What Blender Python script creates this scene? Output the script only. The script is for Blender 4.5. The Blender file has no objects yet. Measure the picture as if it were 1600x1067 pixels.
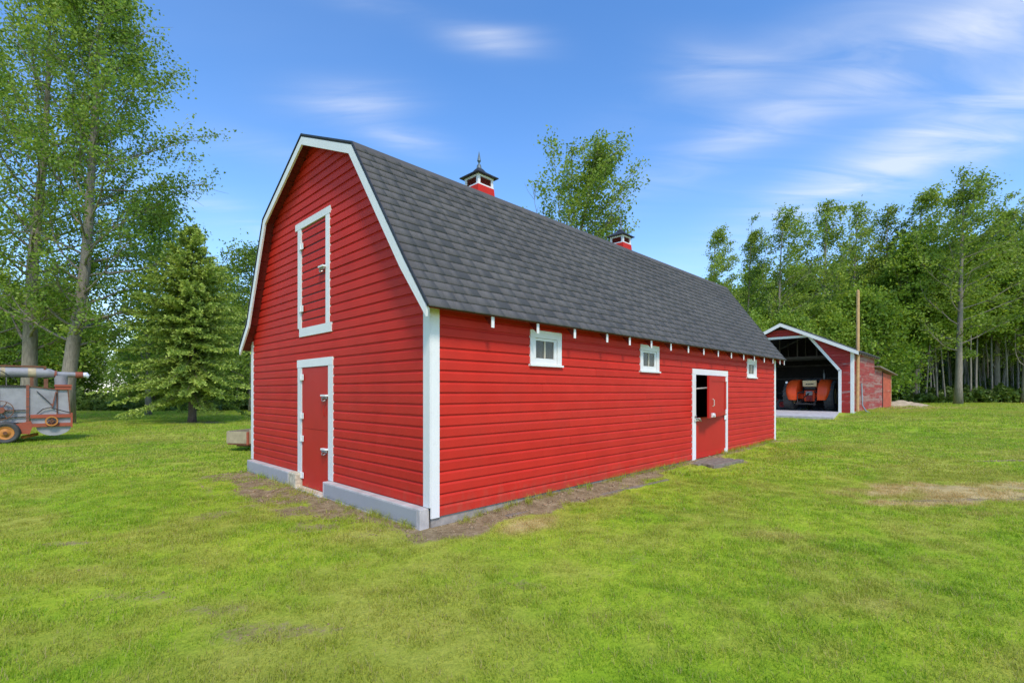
import bpy, math, random
import numpy as np
from mathutils import Vector, Matrix, Euler

random.seed(7)
rng = np.random.default_rng(11)
S = bpy.context.scene
COL = S.collection
R = math.radians

# ------------------------------------------------------------------ camera
TH = R(44.5)
FWD = np.array([math.cos(TH), math.sin(TH), 0.0])
RIGHT = np.array([math.sin(TH), -math.cos(TH), 0.0])
EYE = np.array([-3.356, -4.617, 1.56])
FPX = 766.0
cam_data = bpy.data.cameras.new("camera")
cam = bpy.data.objects.new("camera", cam_data)
COL.objects.link(cam)
cam.location = EYE
cam.rotation_euler = (R(90), 0, TH - R(90))
cam_data.sensor_width = 36
cam_data.lens = 36 * FPX / 1600
cam_data.shift_y = (612.3 - 533.5) / 1600
cam_data.clip_start = 0.05
cam_data.clip_end = 2000
S.camera = cam

# ------------------------------------------------------------------ sky, sun, exposure
SUN_EL, SUN_AZ = 50, 207          # azimuth clockwise from +Y
sun_dir = Vector((math.sin(R(SUN_AZ)) * math.cos(R(SUN_EL)), math.cos(R(SUN_AZ)) * math.cos(R(SUN_EL)), math.sin(R(SUN_EL))))
world = bpy.data.worlds.new("World")
S.world = world
world.use_nodes = True
SKY_STRENGTH = 0.13
sl = bpy.data.lights.new("sun", 'SUN')
sl.energy = 2.45
sl.angle = R(11)
sl.color = (1.0, 0.90, 0.77)
so = bpy.data.objects.new("sun", sl)
COL.objects.link(so)
so.rotation_euler = sun_dir.to_track_quat('Z', 'Y').to_euler()
so.location = (0, 0, 40)
S.view_settings.view_transform = 'Standard'
S.view_settings.look = 'None'
S.view_settings.exposure = 0.36
S.view_settings.gamma = 1
S.view_settings.use_curve_mapping = False
S.render.engine = 'CYCLES'
S.cycles.use_denoising = True
S.cycles.denoising_prefilter = 'FAST'
S.cycles.use_adaptive_sampling = False
S.cycles.max_bounces = 8
S.cycles.sample_clamp_indirect = 4


def pix_dir(px, py):
    v = FWD + RIGHT * (px - 800) / FPX + np.array([0, 0, 1.0]) * (612.3 - py) / FPX
    return v / np.linalg.norm(v)


def build_sky():
    nt = world.node_tree
    nt.nodes.clear()
    N, L = nt.nodes.new, nt.links.new
    out = N('ShaderNodeOutputWorld')
    bg = N('ShaderNodeBackground')
    bg.inputs['Strength'].default_value = SKY_STRENGTH
    L(bg.outputs[0], out.inputs[0])
    sky = N('ShaderNodeTexSky')
    sky.sky_type = 'NISHITA'
    sky.sun_disc = False
    sky.sun_elevation = R(SUN_EL)
    sky.sun_rotation = R(SUN_AZ)
    sky.altitude = 500
    sky.air_density = 1.0
    sky.dust_density = 0.6
    sky.ozone_density = 2.2
    hs = N('ShaderNodeHueSaturation')
    hs.inputs['Hue'].default_value = 0.504
    hs.inputs['Saturation'].default_value = 1.24
    hs.inputs['Value'].default_value = 1.75
    L(sky.outputs[0], hs.inputs['Color'])
    tc = N('ShaderNodeTexCoord')

    def vm(op, a, b=None):
        n = N('ShaderNodeVectorMath'); n.operation = op
        for i, v in enumerate((a, b)):
            if v is None: continue
            if isinstance(v, (tuple, list, np.ndarray)): n.inputs[i].default_value = tuple(v)
            else: L(v, n.inputs[i])
        return n.outputs['Value'] if op in ('DOT_PRODUCT', 'LENGTH') else n.outputs[0]

    def m(op, a, b=None, clamp=False):
        n = N('ShaderNodeMath'); n.operation = op; n.use_clamp = clamp
        for i, v in enumerate((a, b)):
            if v is None: continue
            if isinstance(v, (int, float)): n.inputs[i].default_value = v
            else: L(v, n.inputs[i])
        return n.outputs[0]
    d = tc.outputs['Generated']
    sep = N('ShaderNodeSeparateXYZ'); L(d, sep.inputs[0])
    z = sep.outputs['Z']
    # high cloud sheet: project the direction onto a flat layer
    den = m('ADD', m('MAXIMUM', z, 0.0), 0.12)
    comb = N('ShaderNodeCombineXYZ')
    L(m('DIVIDE', vm('DOT_PRODUCT', d, tuple(RIGHT)), den), comb.inputs[0])
    L(m('DIVIDE', vm('DOT_PRODUCT', d, tuple(FWD)), den), comb.inputs[1])

    def noise(scale, detail, rough, dist, stretch):
        mp = N('ShaderNodeMapping'); mp.inputs['Scale'].default_value = stretch
        mp.inputs['Rotation'].default_value = (0, 0, R(-14))
        L(comb.outputs[0], mp.inputs[0])
        t = N('ShaderNodeTexNoise'); t.inputs['Scale'].default_value = scale
        t.inputs['Detail'].default_value = detail; t.inputs['Roughness'].default_value = rough
        t.inputs['Distortion'].default_value = dist
        L(mp.outputs[0], t.inputs['Vector'])
        return t.outputs['Fac']
    streak = noise(2.2, 5, 0.5, 0.7, (0.6, 1.5, 1))
    broad = noise(1.1, 4, 0.5, 0.3, (0.5, 1.2, 1))
    thin = m('MULTIPLY', m('MULTIPLY', m('SUBTRACT', broad, 0.47), 2.6, True), m('MULTIPLY', streak, 0.9), True)
    wisp = noise(3.4, 7, 0.55, 0.9, (0.55, 2.2, 1))
    total = m('MULTIPLY', thin, 0.25)
    # single wisps: centre pixel direction, half length, half width, tilt, amount
    for (px, py, sx, sy, tilt, amt) in ((772, 62, 66, 17, 3, .95), (548, 160, 80, 24, -8, .80), (632, 217, 66, 18, 6, .70), (1330, 128, 240, 34, -12, .95), (1130, 120, 80, 34, 28, .5),
                                        (1480, 212, 240, 36, -14, .95), (1300, 56, 230, 34, -4, .40), (1560, 50, 130, 40, -16, .55), (1590, 150, 140, 40, -12, .5),
                                        (340, 330, 120, 22, 14, .45), (1400, 258, 150, 26, 2, .45), (430, 240, 100, 26, 5, .22), (160, 600, 240, 70, 0, .8), (600, 8, 90, 12, 0, .35)):
        c = pix_dir(px, py)
        up = np.array([0, 0, 1.0])
        rt = np.cross(c, up); rt /= np.linalg.norm(rt)
        vt = np.cross(rt, c)
        t = R(tilt)
        u = rt * math.cos(t) - vt * math.sin(t)
        v = rt * math.sin(t) + vt * math.cos(t)
        a = m('MULTIPLY', vm('DOT_PRODUCT', d, tuple(u)), FPX / sx * 1.15)
        b = m('MULTIPLY', vm('DOT_PRODUCT', d, tuple(v)), FPX / sy * 1.15)
        g = m('EXPONENT', m('MULTIPLY', m('ADD', m('MULTIPLY', a, a), m('MULTIPLY', b, b)), -1.0))
        g = m('MULTIPLY', g, m('GREATER_THAN', vm('DOT_PRODUCT', d, tuple(c)), 0.1))
        g = m('MULTIPLY', g, m('ADD', m('MULTIPLY', m('ADD', wisp, -0.32), 1.9, True), 0.12))
        total = m('ADD', total, m('MULTIPLY', g, amt))
    # milky haze low on the horizon
    hz = m('MULTIPLY', m('EXPONENT', m('MULTIPLY', m('MAXIMUM', z, 0.0), -8.0)), 0.62)
    total = m('MINIMUM', m('ADD', total, hz), 0.93)
    mix = N('ShaderNodeMix'); mix.data_type = 'RGBA'
    L(m('MULTIPLY', total, 0.68), mix.inputs['Factor'])
    L(hs.outputs[0], mix.inputs['A'])
    mix.inputs['B'].default_value = (5.9, 6.15, 6.6, 1)
    L(mix.outputs['Result'], bg.inputs['Color'])


build_sky()

# ------------------------------------------------------------------ materials
def new_mat(name):
    m = bpy.data.materials.new(name)
    m.use_nodes = True
    nt = m.node_tree
    bsdf = nt.nodes['Principled BSDF']
    return m, nt, bsdf


class NB:
    def __init__(s, nt): s.nt = nt
    def n(s, t): return s.nt.nodes.new(t)
    def l(s, a, b): s.nt.links.new(a, b)
    def noise(s, scale, detail=4, rough=.55, stretch=(1, 1, 1), coord='Object', dist=0):
        if coord == 'World':
            c = s.n('ShaderNodeNewGeometry').outputs['Position']
        else:
            c = s.n('ShaderNodeTexCoord').outputs[coord]
        mp = s.n('ShaderNodeMapping'); mp.inputs['Scale'].default_value = stretch
        s.l(c, mp.inputs[0])
        t = s.n('ShaderNodeTexNoise'); t.inputs['Scale'].default_value = scale
        t.inputs['Detail'].default_value = detail; t.inputs['Roughness'].default_value = rough
        t.inputs['Distortion'].default_value = dist
        s.l(mp.outputs[0], t.inputs['Vector'])
        return t.outputs['Fac']
    def ramp(s, f, stops, interp='LINEAR'):
        r = s.n('ShaderNodeValToRGB'); r.color_ramp.interpolation = interp
        els = r.color_ramp.elements
        while len(els) < len(stops): els.new(0.5)
        for e, (p, c) in zip(els, stops):
            e.position = p; e.color = tuple(c) + (1,) if len(c) == 3 else c
        s.l(f, r.inputs[0])
        return r.outputs[0]
    def mix(s, f, a, b, mode='MIX'):
        m = s.n('ShaderNodeMix'); m.data_type = 'RGBA'; m.blend_type = mode
        for k, v in (('Factor', f), ('A', a), ('B', b)):
            if isinstance(v, (int, float)): m.inputs[k].default_value = v
            elif isinstance(v, tuple): m.inputs[k].default_value = v + (1,) if len(v) == 3 else v
            else: s.l(v, m.inputs[k])
        return m.outputs['Result']
    def math(s, op, a, b=0.0, clamp=False):
        n = s.n('ShaderNodeMath'); n.operation = op; n.use_clamp = clamp
        for i, v in enumerate((a, b)):
            if isinstance(v, (int, float)): n.inputs[i].default_value = v
            else: s.l(v, n.inputs[i])
        return n.outputs[0]
    def bump(s, h, strength, dist, bsdf):
        b = s.n('ShaderNodeBump'); b.inputs['Strength'].default_value = strength; b.inputs['Distance'].default_value = dist
        s.l(h, b.inputs['Height']); s.l(b.outputs[0], bsdf.inputs['Normal'])
    def rnd(s): return s.n('ShaderNodeObjectInfo').outputs['Random']
    def attr(s, name, typ='GEOMETRY'):
        a = s.n('ShaderNodeAttribute'); a.attribute_name = name; a.attribute_type = typ
        return a.outputs['Fac']


def painted(name, col, var=.18, rough=.5, grain=(3, 3, 60), dirt=None, bump=.15, spec=.35, splash=False):
    m, nt, b = new_mat(name); k = NB(nt)
    c = np.array(col)
    f = k.noise(2.2, 5, .6, coord='World')
    base = k.ramp(f, ((.25, tuple(c * (1 - var))), (.75, tuple(np.minimum(c * (1 + var), .95)))))
    rv = k.ramp(k.rnd(), ((0, (.90, .90, .90)), (1, (1, 1, 1))))
    base = k.mix(1.0, base, rv, 'MULTIPLY')
    if dirt:
        g = k.noise(9, 6, .7, coord='World')
        base = k.mix(k.ramp(g, ((.55, (0, 0, 0)), (.78, (dirt[3],) * 3))), base, dirt[:3])
    if splash:
        # faded bands between boards and rain-splashed soil on the lowest boards
        fd = k.noise(.9, 5, .65, (1, 1, 2.5), coord='World')
        base = k.mix(k.ramp(fd, ((.42, (0, 0, 0)), (.75, (.10, .10, .10)))), base, (.50, .10, .075))
        sp = k.n('ShaderNodeSeparateXYZ'); k.l(k.n('ShaderNodeNewGeometry').outputs['Position'], sp.inputs[0])
        lowf = k.ramp(k.math('ADD', k.math('MULTIPLY', sp.outputs['Z'], -1.3), k.math('MULTIPLY', k.noise(5, 6, .7, (1.5, 1.5, .7), coord='World'), 1.3)), ((.22, (0, 0, 0)), (.62, (.26, .26, .26))))
        base = k.mix(lowf, base, (.33, .13, .085))
        sc = k.noise(26, 3, .7, (1, 1, 1.8), coord='World')
        base = k.mix(k.ramp(sc, ((.70, (0, 0, 0)), (.76, (.35, .35, .35)))), base, (.20, .03, .022))
    nt.links.new(base, b.inputs['Base Color'])
    b.inputs['Roughness'].default_value = rough
    b.inputs['Specular IOR Level'].default_value = spec
    h = k.noise(14, 6, .65, grain, coord='World')
    k.bump(h, bump, .004, b)
    return m


def plain(name, col, rough=.6, metal=0, spec=.4, var=.15, scale=6):
    m, nt, b = new_mat(name); k = NB(nt); c = np.array(col)
    f = k.noise(scale, 5, .6, coord='World')
    nt.links.new(k.ramp(f, ((.3, tuple(c * (1 - var))), (.7, tuple(np.minimum(c * (1 + var), 1))))), b.inputs['Base Color'])
    b.inputs['Roughness'].default_value = rough
    b.inputs['Metallic'].default_value = metal
    b.inputs['Specular IOR Level'].default_value = spec
    k.bump(k.noise(40, 4, .6, coord='World'), .12, .003, b)
    return m


def leafy(name, dark, mid, light, trans=.35, rough=.5):
    m, nt, b = new_mat(name); k = NB(nt)
    t = k.attr('tone')
    t = k.math('ADD', t, k.math('MULTIPLY', k.math('SUBTRACT', k.rnd(), .5), .18))
    col = k.ramp(t, ((.0, dark), (.5, mid), (1, light)))
    nt.links.new(col, b.inputs['Base Color'])
    b.inputs['Roughness'].default_value = rough
    b.inputs['Specular IOR Level'].default_value = .3
    tr = k.n('ShaderNodeBsdfTranslucent')
    k.l(k.mix(1.0, col, (1.25, 1.15, .7), 'MULTIPLY'), tr.inputs['Color'])
    ms = k.n('ShaderNodeMixShader'); ms.inputs[0].default_value = trans
    k.l(b.outputs[0], ms.inputs[1]); k.l(tr.outputs[0], ms.inputs[2])
    k.l(ms.outputs[0], nt.nodes['Material Output'].inputs['Surface'])
    return m


def weathered(name, paint, wood, amount, col2=None):
    """old paint worn to grey wood"""
    m, nt, b = new_mat(name); k = NB(nt)
    f = k.noise(1.6, 7, .70, (.8, .8, 5), coord='World', dist=.3)
    g = k.noise(5, 7, .75, (.8, .8, 9), coord='World')
    s = k.math('ADD', k.math('MULTIPLY', f, .62), k.math('MULTIPLY', g, .45))
    s = k.math('ADD', s, k.math('MULTIPLY', k.math('SUBTRACT', k.rnd(), .5), .16))
    mask = k.ramp(s, ((amount, (0, 0, 0)), (amount + .10, (1, 1, 1))))
    pc = k.ramp(f, ((.3, tuple(np.array(paint) * .8)), (.7, tuple(np.array(paint) * 1.2))))
    wc = k.ramp(g, ((.3, tuple(np.array(wood) * .7)), (.7, tuple(np.array(wood) * 1.25))))
    nt.links.new(k.mix(mask, pc, wc), b.inputs['Base Color'])
    b.inputs['Roughness'].default_value = .75
    k.bump(g, .3, .006, b)
    return m


M = {}
M['red'] = painted('barn_red_paint', (.55, .026, .014), var=.10, dirt=(.30, .014, .010, .15), rough=.6, bump=.07, spec=.2, splash=True)
M['red_side'] = M['red']
M['red_shaded'] = painted('soffit_red_with_shade', (.15, .014, .010), rough=.6)  # soffit red, darkened further so the colour deepens the eave shade
M['door_red'] = painted('door_red_paint', (.52, .022, .015), var=.06, rough=.5, grain=(40, 40, 3), bump=.1, spec=.22)
M['white'] = painted('white_paint', (.77, .765, .75), var=.05, rough=.5, dirt=(.52, .50, .45, .35), bump=.1)
M['deck'] = plain('roof_deck_wood', (.05, .045, .04), .8)
M['grey_paint'] = painted('grey_plinth_paint', (.37, .375, .395), var=.05, rough=.5, dirt=(.28, .26, .23, .35), bump=.12)
M['concrete'] = plain('pale_concrete', (.47, .44, .42), .85, var=.22, scale=5)
M['raw_stone'] = plain('raw_concrete_patch', (.50, .45, .33), .9, var=.35, scale=18)
M['old_concrete'] = plain('dusty_foundation_concrete', (.30, .27, .24), .9, var=.25, scale=9)
M['sill_wood'] = plain('bare_sill_wood', (.55, .50, .40), .8, var=.2, scale=14)
M['metal_white'] = plain('white_hardware', (.72, .72, .70), .4, var=.1)
M['metal_grey'] = plain('latch_metal', (.30, .30, .29), .35, .7)
M['cap_metal'] = plain('dark_cap_metal', (.035, .037, .042), .55, .2, var=.3)
M['patina'] = plain('weathered_finial_metal', (.10, .14, .16), .5, .3, var=.3)
M['louvre'] = plain('dark_red_louvre', (.22, .02, .014), .6)
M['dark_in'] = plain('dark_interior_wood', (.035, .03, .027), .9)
M['beam'] = plain('dim_beam_wood', (.10, .09, .08), .85)
M['shed_red'] = weathered('faded_red_shed_paint', (.34, .020, .016), (.30, .22, .20), .60)
M['shed_side'] = weathered('worn_red_side_paint', (.32, .034, .028), (.33, .18, .15), .50)
M['orange_door'] = weathered('orange_red_door_paint', (.46, .085, .035), (.45, .22, .14), .62)
M['shed_roof'] = plain('shed_roofing', (.045, .045, .045), .85)
M['old_wood'] = plain('grey_brown_wood', (.20, .17, .13), .85, var=.35, scale=12)
M['pole_wood'] = plain('tan_pole_wood', (.50, .31, .14), .8, var=.2, scale=9)
M['ply'] = plain('tan_plywood', (.36, .30, .19), .8, var=.2, scale=5)
M['rubber'] = plain('tyre_rubber', (.060, .062, .058), .8, var=.3)
M['orange'] = painted('tractor_orange_paint', (.88, .088, .012), var=.1, rough=.4, bump=.05, dirt=(.25, .06, .03, .25))
M['rust_orange'] = weathered('rusty_orange_paint', (.33, .075, .035), (.15, .07, .045), .52)
M['cream'] = plain('cream_panel_paint', (.72, .55, .28), .5, var=.1)
M['dark_metal'] = plain('dark_greasy_metal', (.05, .047, .045), .55, .4)
M['galv'] = plain('dull_galvanised_sheet', (.30, .30, .305), .6, .1, var=.22, scale=3)
M['rust'] = plain('brown_rust', (.16, .07, .035), .85, var=.35, scale=14)
M['yellow'] = plain('faded_yellow_paint', (.46, .19, .04), .65, var=.3)
M['tan_patch'] = plain('tan_stained_sheet', (.40, .33, .20), .7, var=.3)
M['bag'] = plain('white_plastic_bag', (.75, .77, .82), .5)
M['implement_red'] = plain('implement_red_paint', (.30, .03, .025), .6)
M['lamp'] = plain('lamp_glass', (.75, .74, .72), .2)
M['sand'] = plain('sandy_soil', (.42, .33, .21), .95, var=.3, scale=4)
M['clod'] = plain('dry_soil_clods', (.27, .19, .11), .95, var=.4, scale=20)


def bark(name, a, b_, scale=5, spots=None):
    m, nt, b = new_mat(name); k = NB(nt)
    f = k.noise(scale, 6, .65, (3, 3, .6), coord='World')
    c = k.ramp(f, ((.3, a), (.7, b_)))
    if spots:
        g = k.noise(6, 3, .6, (1.2, 1.2, 3), coord='World')
        c = k.mix(k.ramp(g, ((.60, (0, 0, 0)), (.67, (1, 1, 1)))), c, spots)
    nt.links.new(c, b.inputs['Base Color'])
    b.inputs['Roughness'].default_value = .85
    k.bump(f, .5, .03, b)
    return m


M['bark'] = bark('grey_brown_bark', (.13, .11, .085), (.30, .26, .20))
M['aspen_bark'] = bark('pale_aspen_bark', (.13, .12, .098), (.29, .27, .225), spots=(.06, .05, .045))
M['spruce_bark'] = bark('spruce_bark', (.07, .05, .035), (.16, .12, .085))
M['leaf'] = leafy('poplar_leaves', (.100, .175, .026), (.245, .355, .048), (.420, .510, .095), .50)
M['leaf_left'] = leafy('big_poplar_leaves', (.085, .160, .026), (.215, .335, .050), (.375, .480, .090), .50)
M['leaf_bush'] = leafy('shrub_leaves', (.072, .150, .022), (.220, .350, .042), (.395, .520, .075), .50)
M['needle'] = leafy('spruce_needles', (.060, .105, .024), (.215, .310, .050), (.50, .60, .130), .34)
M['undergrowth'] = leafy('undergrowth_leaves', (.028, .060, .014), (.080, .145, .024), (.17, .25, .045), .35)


def glass_mat():
    m, nt, b = new_mat('dusty_window_glass'); k = NB(nt)
    f = k.noise(8, 4, .6, (6, 6, 1), coord='World')
    nt.links.new(k.ramp(f, ((.3, (.085, .085, .075)), (.7, (.15, .14, .125)))), b.inputs['Base Color'])
    b.inputs['Roughness'].default_value = .18
    tr = k.n('ShaderNodeBsdfTransparent'); ms = k.n('ShaderNodeMixShader'); ms.inputs[0].default_value = .35
    k.l(b.outputs[0], ms.inputs[1]); k.l(tr.outputs[0], ms.inputs[2])
    k.l(ms.outputs[0], nt.nodes['Material Output'].inputs['Surface'])
    return m


M['glass'] = glass_mat()


def shingle_mat():
    m, nt, b = new_mat('charcoal_asphalt_shingle'); k = NB(nt)
    t = k.attr('tone')
    t = k.math('ADD', k.math('MULTIPLY', t, .7), k.math('MULTIPLY', k.rnd(), .14))
    c = k.ramp(t, ((0, (.088, .085, .087)), (.5, (.112, .108, .110)), (1, (.142, .137, .140))))
    g = k.noise(160, 3, .7, coord='World')
    c = k.mix(1.0, c, k.ramp(g, ((.3, (.72, .72, .72)), (.72, (1.28, 1.27, 1.25)))), 'MULTIPLY')
    w = k.noise(.8, 4, .6, coord='World')
    c = k.mix(1.0, c, k.ramp(w, ((.3, (.86, .86, .87)), (.7, (1.12, 1.11, 1.09)))), 'MULTIPLY')
    nt.links.new(c, b.inputs['Base Color'])
    b.inputs['Roughness'].default_value = .88
    b.inputs['Specular IOR Level'].default_value = .25
    k.bump(g, .4, .003, b)
    return m


M['shingle'] = shingle_mat()


def lawn_colours(k, straw, tone_extra=None):
    """shared by the lawn sheet and the blades: green and yellow drifts in world space"""
    big = k.noise(.42, 5, .6, coord='World', dist=.6)
    mid = k.noise(1.7, 5, .62, coord='World')
    f = k.math('ADD', k.math('MULTIPLY', big, .62), k.math('MULTIPLY', mid, .42))
    if tone_extra is not None:
        f = k.math('ADD', f, k.math('MULTIPLY', k.math('SUBTRACT', tone_extra, .5), .52))
    c = k.ramp(f, ((.28, (.195, .350, .016)), (.45, (.295, .455, .025)), (.60, (.405, .520, .040)), (.76, (.53, .55, .095))))
    c = k.mix(k.math('MULTIPLY', straw, 1.5, True), c, k.ramp(mid, ((.3, (.36, .40, .05)), (.7, (.50, .48, .10)))))
    c = k.mix(k.ramp(straw, ((.45, (0, 0, 0)), (.85, (1, 1, 1)))), c, k.ramp(mid, ((.3, (.50, .38, .14)), (.7, (.70, .55, .28)))))
    return c


def ground_mat():
    m, nt, b = new_mat('lawn_and_soil'); k = NB(nt)
    straw = k.attr('straw'); dirt = k.attr('dirt')
    c = lawn_colours(k, straw)
    fine = k.noise(26, 6, .75, coord='World')
    c = k.mix(1.0, c, k.ramp(fine, ((.32, (.62, .68, .6)), (.7, (1.16, 1.12, 1.1)))), 'MULTIPLY')
    s1 = k.noise(5, 7, .7, coord='World')
    soil = k.ramp(s1, ((.3, (.14, .10, .052)), (.5, (.27, .205, .112)), (.7, (.42, .335, .20))))
    mask = k.math('ADD', dirt, k.math('MULTIPLY', k.math('SUBTRACT', fine, .5), .9))
    c = k.mix(k.ramp(mask, ((.38, (0, 0, 0)), (.62, (1, 1, 1)))), c, soil)
    nt.links.new(c, b.inputs['Base Color'])
    b.inputs['Roughness'].default_value = .95
    b.inputs['Specular IOR Level'].default_value = .1
    k.bump(k.math('ADD', fine, s1), .7, .03, b)
    return m


def blade_mat():
    m, nt, b = new_mat('grass_blades'); k = NB(nt)
    straw = k.attr('straw', 'INSTANCER')
    tone = k.attr('tone')
    dry = k.attr('dry')
    c = lawn_colours(k, straw, tone)
    c = k.mix(k.math('MULTIPLY', dry, .85), c, (.42, .36, .15))
    nt.links.new(c, b.inputs['Base Color'])
    b.inputs['Roughness'].default_value = .55
    b.inputs['Specular IOR Level'].default_value = .25
    tr = k.n('ShaderNodeBsdfTranslucent'); k.l(k.mix(1.0, c, (1.2, 1.15, .8), 'MULTIPLY'), tr.inputs['Color'])
    ms = k.n('ShaderNodeMixShader'); ms.inputs[0].default_value = .45
    k.l(b.outputs[0], ms.inputs[1]); k.l(tr.outputs[0], ms.inputs[2])
    k.l(ms.outputs[0], nt.nodes['Material Output'].inputs['Surface'])
    return m


M['ground'] = ground_mat()
M['blade'] = blade_mat()

# ------------------------------------------------------------------ builders
ACC = {}


def link(o, parent=None):
    COL.objects.link(o)
    if parent is not None: o.parent = parent
    return o


def tag(o, label=None, cat=None, group=None, kind=None):
    if label: o['label'] = label
    if cat: o['category'] = cat
    if group: o['group'] = group
    if kind: o['kind'] = kind
    return o


def thing(name, label, cat, loc=(0, 0, 0), rz=0, group=None):
    o = bpy.data.objects.new(name, None)
    o.empty_display_size = .3
    o.location = loc; o.rotation_euler = (0, 0, rz)
    link(o)
    ACC[o] = Vector((0, 0, 0))
    return tag(o, label, cat, group)


class MB:
    def __init__(s): s.v = []; s.f = []
    def add(s, vs, fs):
        b = len(s.v); s.v += [tuple(map(float, p)) for p in vs]; s.f += [tuple(i + b for i in f) for f in fs]
        return s
    def box(s, a, b, rot=None, piv=None):
        x0, y0, z0 = a; x1, y1, z1 = b
        vs = [(x0, y0, z0), (x1, y0, z0), (x1, y1, z0), (x0, y1, z0), (x0, y0, z1), (x1, y0, z1), (x1, y1, z1), (x0, y1, z1)]
        if rot is not None:
            p = Vector(piv if piv is not None else ((x0 + x1) / 2, (y0 + y1) / 2, (z0 + z1) / 2))
            vs = [rot @ (Vector(q) - p) + p for q in vs]
        return s.add(vs, [(0, 3, 2, 1), (4, 5, 6, 7), (0, 1, 5, 4), (1, 2, 6, 5), (2, 3, 7, 6), (3, 0, 4, 7)])
    def bar(s, p, q, w, h=None, up=(0, 0, 1)):
        p = Vector(p); q = Vector(q); h = h or w
        d = (q - p).normalized(); u = Vector(up)
        if abs(d.dot(u)) > .95: u = Vector((1, 0, 0))
        x = d.cross(u).normalized(); y = x.cross(d)
        c = [x * sx * w / 2 + y * sy * h / 2 for sx, sy in ((-1, -1), (1, -1), (1, 1), (-1, 1))]
        return s.add([p + k for k in c] + [q + k for k in c], [(3, 2, 1, 0), (4, 5, 6, 7), (0, 1, 5, 4), (1, 2, 6, 5), (2, 3, 7, 6), (3, 0, 4, 7)])
    def tube(s, pts, radii, n=8, cap=True):
        pts = [Vector(p) for p in pts]
        if not hasattr(radii, '__len__'): radii = [radii] * len(pts)
        ref = None; vs = []; fs = []
        for i, p in enumerate(pts):
            d = (pts[min(i + 1, len(pts) - 1)] - pts[max(i - 1, 0)]).normalized()
            if ref is None:
                ref = d.orthogonal().normalized()
            ref = (ref - d * ref.dot(d)).normalized()
            b = d.cross(ref)
            for j in range(n):
                a = 2 * math.pi * j / n
                vs.append(p + (ref * math.cos(a) + b * math.sin(a)) * radii[i])
        for i in range(len(pts) - 1):
            for j in range(n):
                k = (j + 1) % n
                fs.append((i * n + j, i * n + k, (i + 1) * n + k, (i + 1) * n + j))
        if cap:
            fs.append(tuple(range(n))[::-1]); fs.append(tuple((len(pts) - 1) * n + j for j in range(n)))
        return s.add(vs, fs)
    def ring(s, c, axis, prof, n=24):
        """lathe: prof = [(radius, offset along axis)] closed loop round centre c"""
        c = Vector(c); ax = Vector(axis).normalized(); u = ax.orthogonal().normalized(); w = ax.cross(u)
        vs = []; fs = []; k = len(prof)
        for i in range(n):
            a = 2 * math.pi * i / n
            for (r, o) in prof: vs.append(c + (u * math.cos(a) + w * math.sin(a)) * r + ax * o)
        for i in range(n):
            for j in range(k):
                i2 = (i + 1) % n; j2 = (j + 1) % k
                fs.append((i * k + j, i2 * k + j, i2 * k + j2, i * k + j2))
        return s.add(vs, fs)
    def prism(s, poly, axis, a, b):
        """poly: 2D list; axis 0: (y,z) along x; axis 1: (x,z) along y; axis 2: (x,y) along z"""
        def P(q, t):
            return (t, q[0], q[1]) if axis == 0 else (q[0], t, q[1]) if axis == 1 else (q[0], q[1], t)
        n = len(poly)
        return s.add([P(q, a) for q in poly] + [P(q, b) for q in poly],
                     [tuple(range(n))[::-1], tuple(range(n, 2 * n))] + [(i, (i + 1) % n, n + (i + 1) % n, n + i) for i in range(n)])
    def build(s, name, mat, parent=None, smooth=False, centre=True, label=None, kind=None, bevel=0):
        me = bpy.data.meshes.new(name)
        v = np.array(s.v, dtype=float)
        c = (v.min(0) + v.max(0)) / 2 if centre else np.zeros(3)
        me.from_pydata([tuple(q) for q in (v - c)], [], s.f)
        import bmesh
        bm = bmesh.new(); bm.from_mesh(me); bmesh.ops.recalc_face_normals(bm, faces=bm.faces); bm.to_mesh(me); bm.free()
        me.materials.append(mat)
        if smooth:
            me.polygons.foreach_set('use_smooth', [True] * len(me.polygons))
            try: me.set_sharp_from_angle(angle=R(40))
            except Exception: pass
        o = bpy.data.objects.new(name, me)
        link(o, parent)
        c = Vector(c)
        o.location = c - (ACC.get(parent, Vector((0, 0, 0))) if parent else Vector((0, 0, 0)))
        ACC[o] = c
        if bevel:
            bv = o.modifiers.new('bevel', 'BEVEL'); bv.width = bevel; bv.segments = 2; bv.limit_method = 'ANGLE'
        return tag(o, label, None, None, kind)


def raw_mesh(name, V, F, mat, attrs=None):
    """big mesh from numpy quads/tris"""
    me = bpy.data.meshes.new(name)
    k = F.shape[1]
    me.vertices.add(len(V)); me.vertices.foreach_set('co', np.ascontiguousarray(V, dtype=np.float32).ravel())
    me.loops.add(F.size); me.loops.foreach_set('vertex_index', np.ascontiguousarray(F, dtype=np.int32).ravel())
    me.polygons.add(len(F)); me.polygons.foreach_set('loop_start', np.arange(0, F.size, k, dtype=np.int32))
    for an, dom, dat in (attrs or ()):
        a = me.attributes.new(an, 'FLOAT', dom); a.data.foreach_set('value', np.ascontiguousarray(dat, dtype=np.float32))
    me.update(calc_edges=True)
    me.materials.append(mat)
    return me


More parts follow.
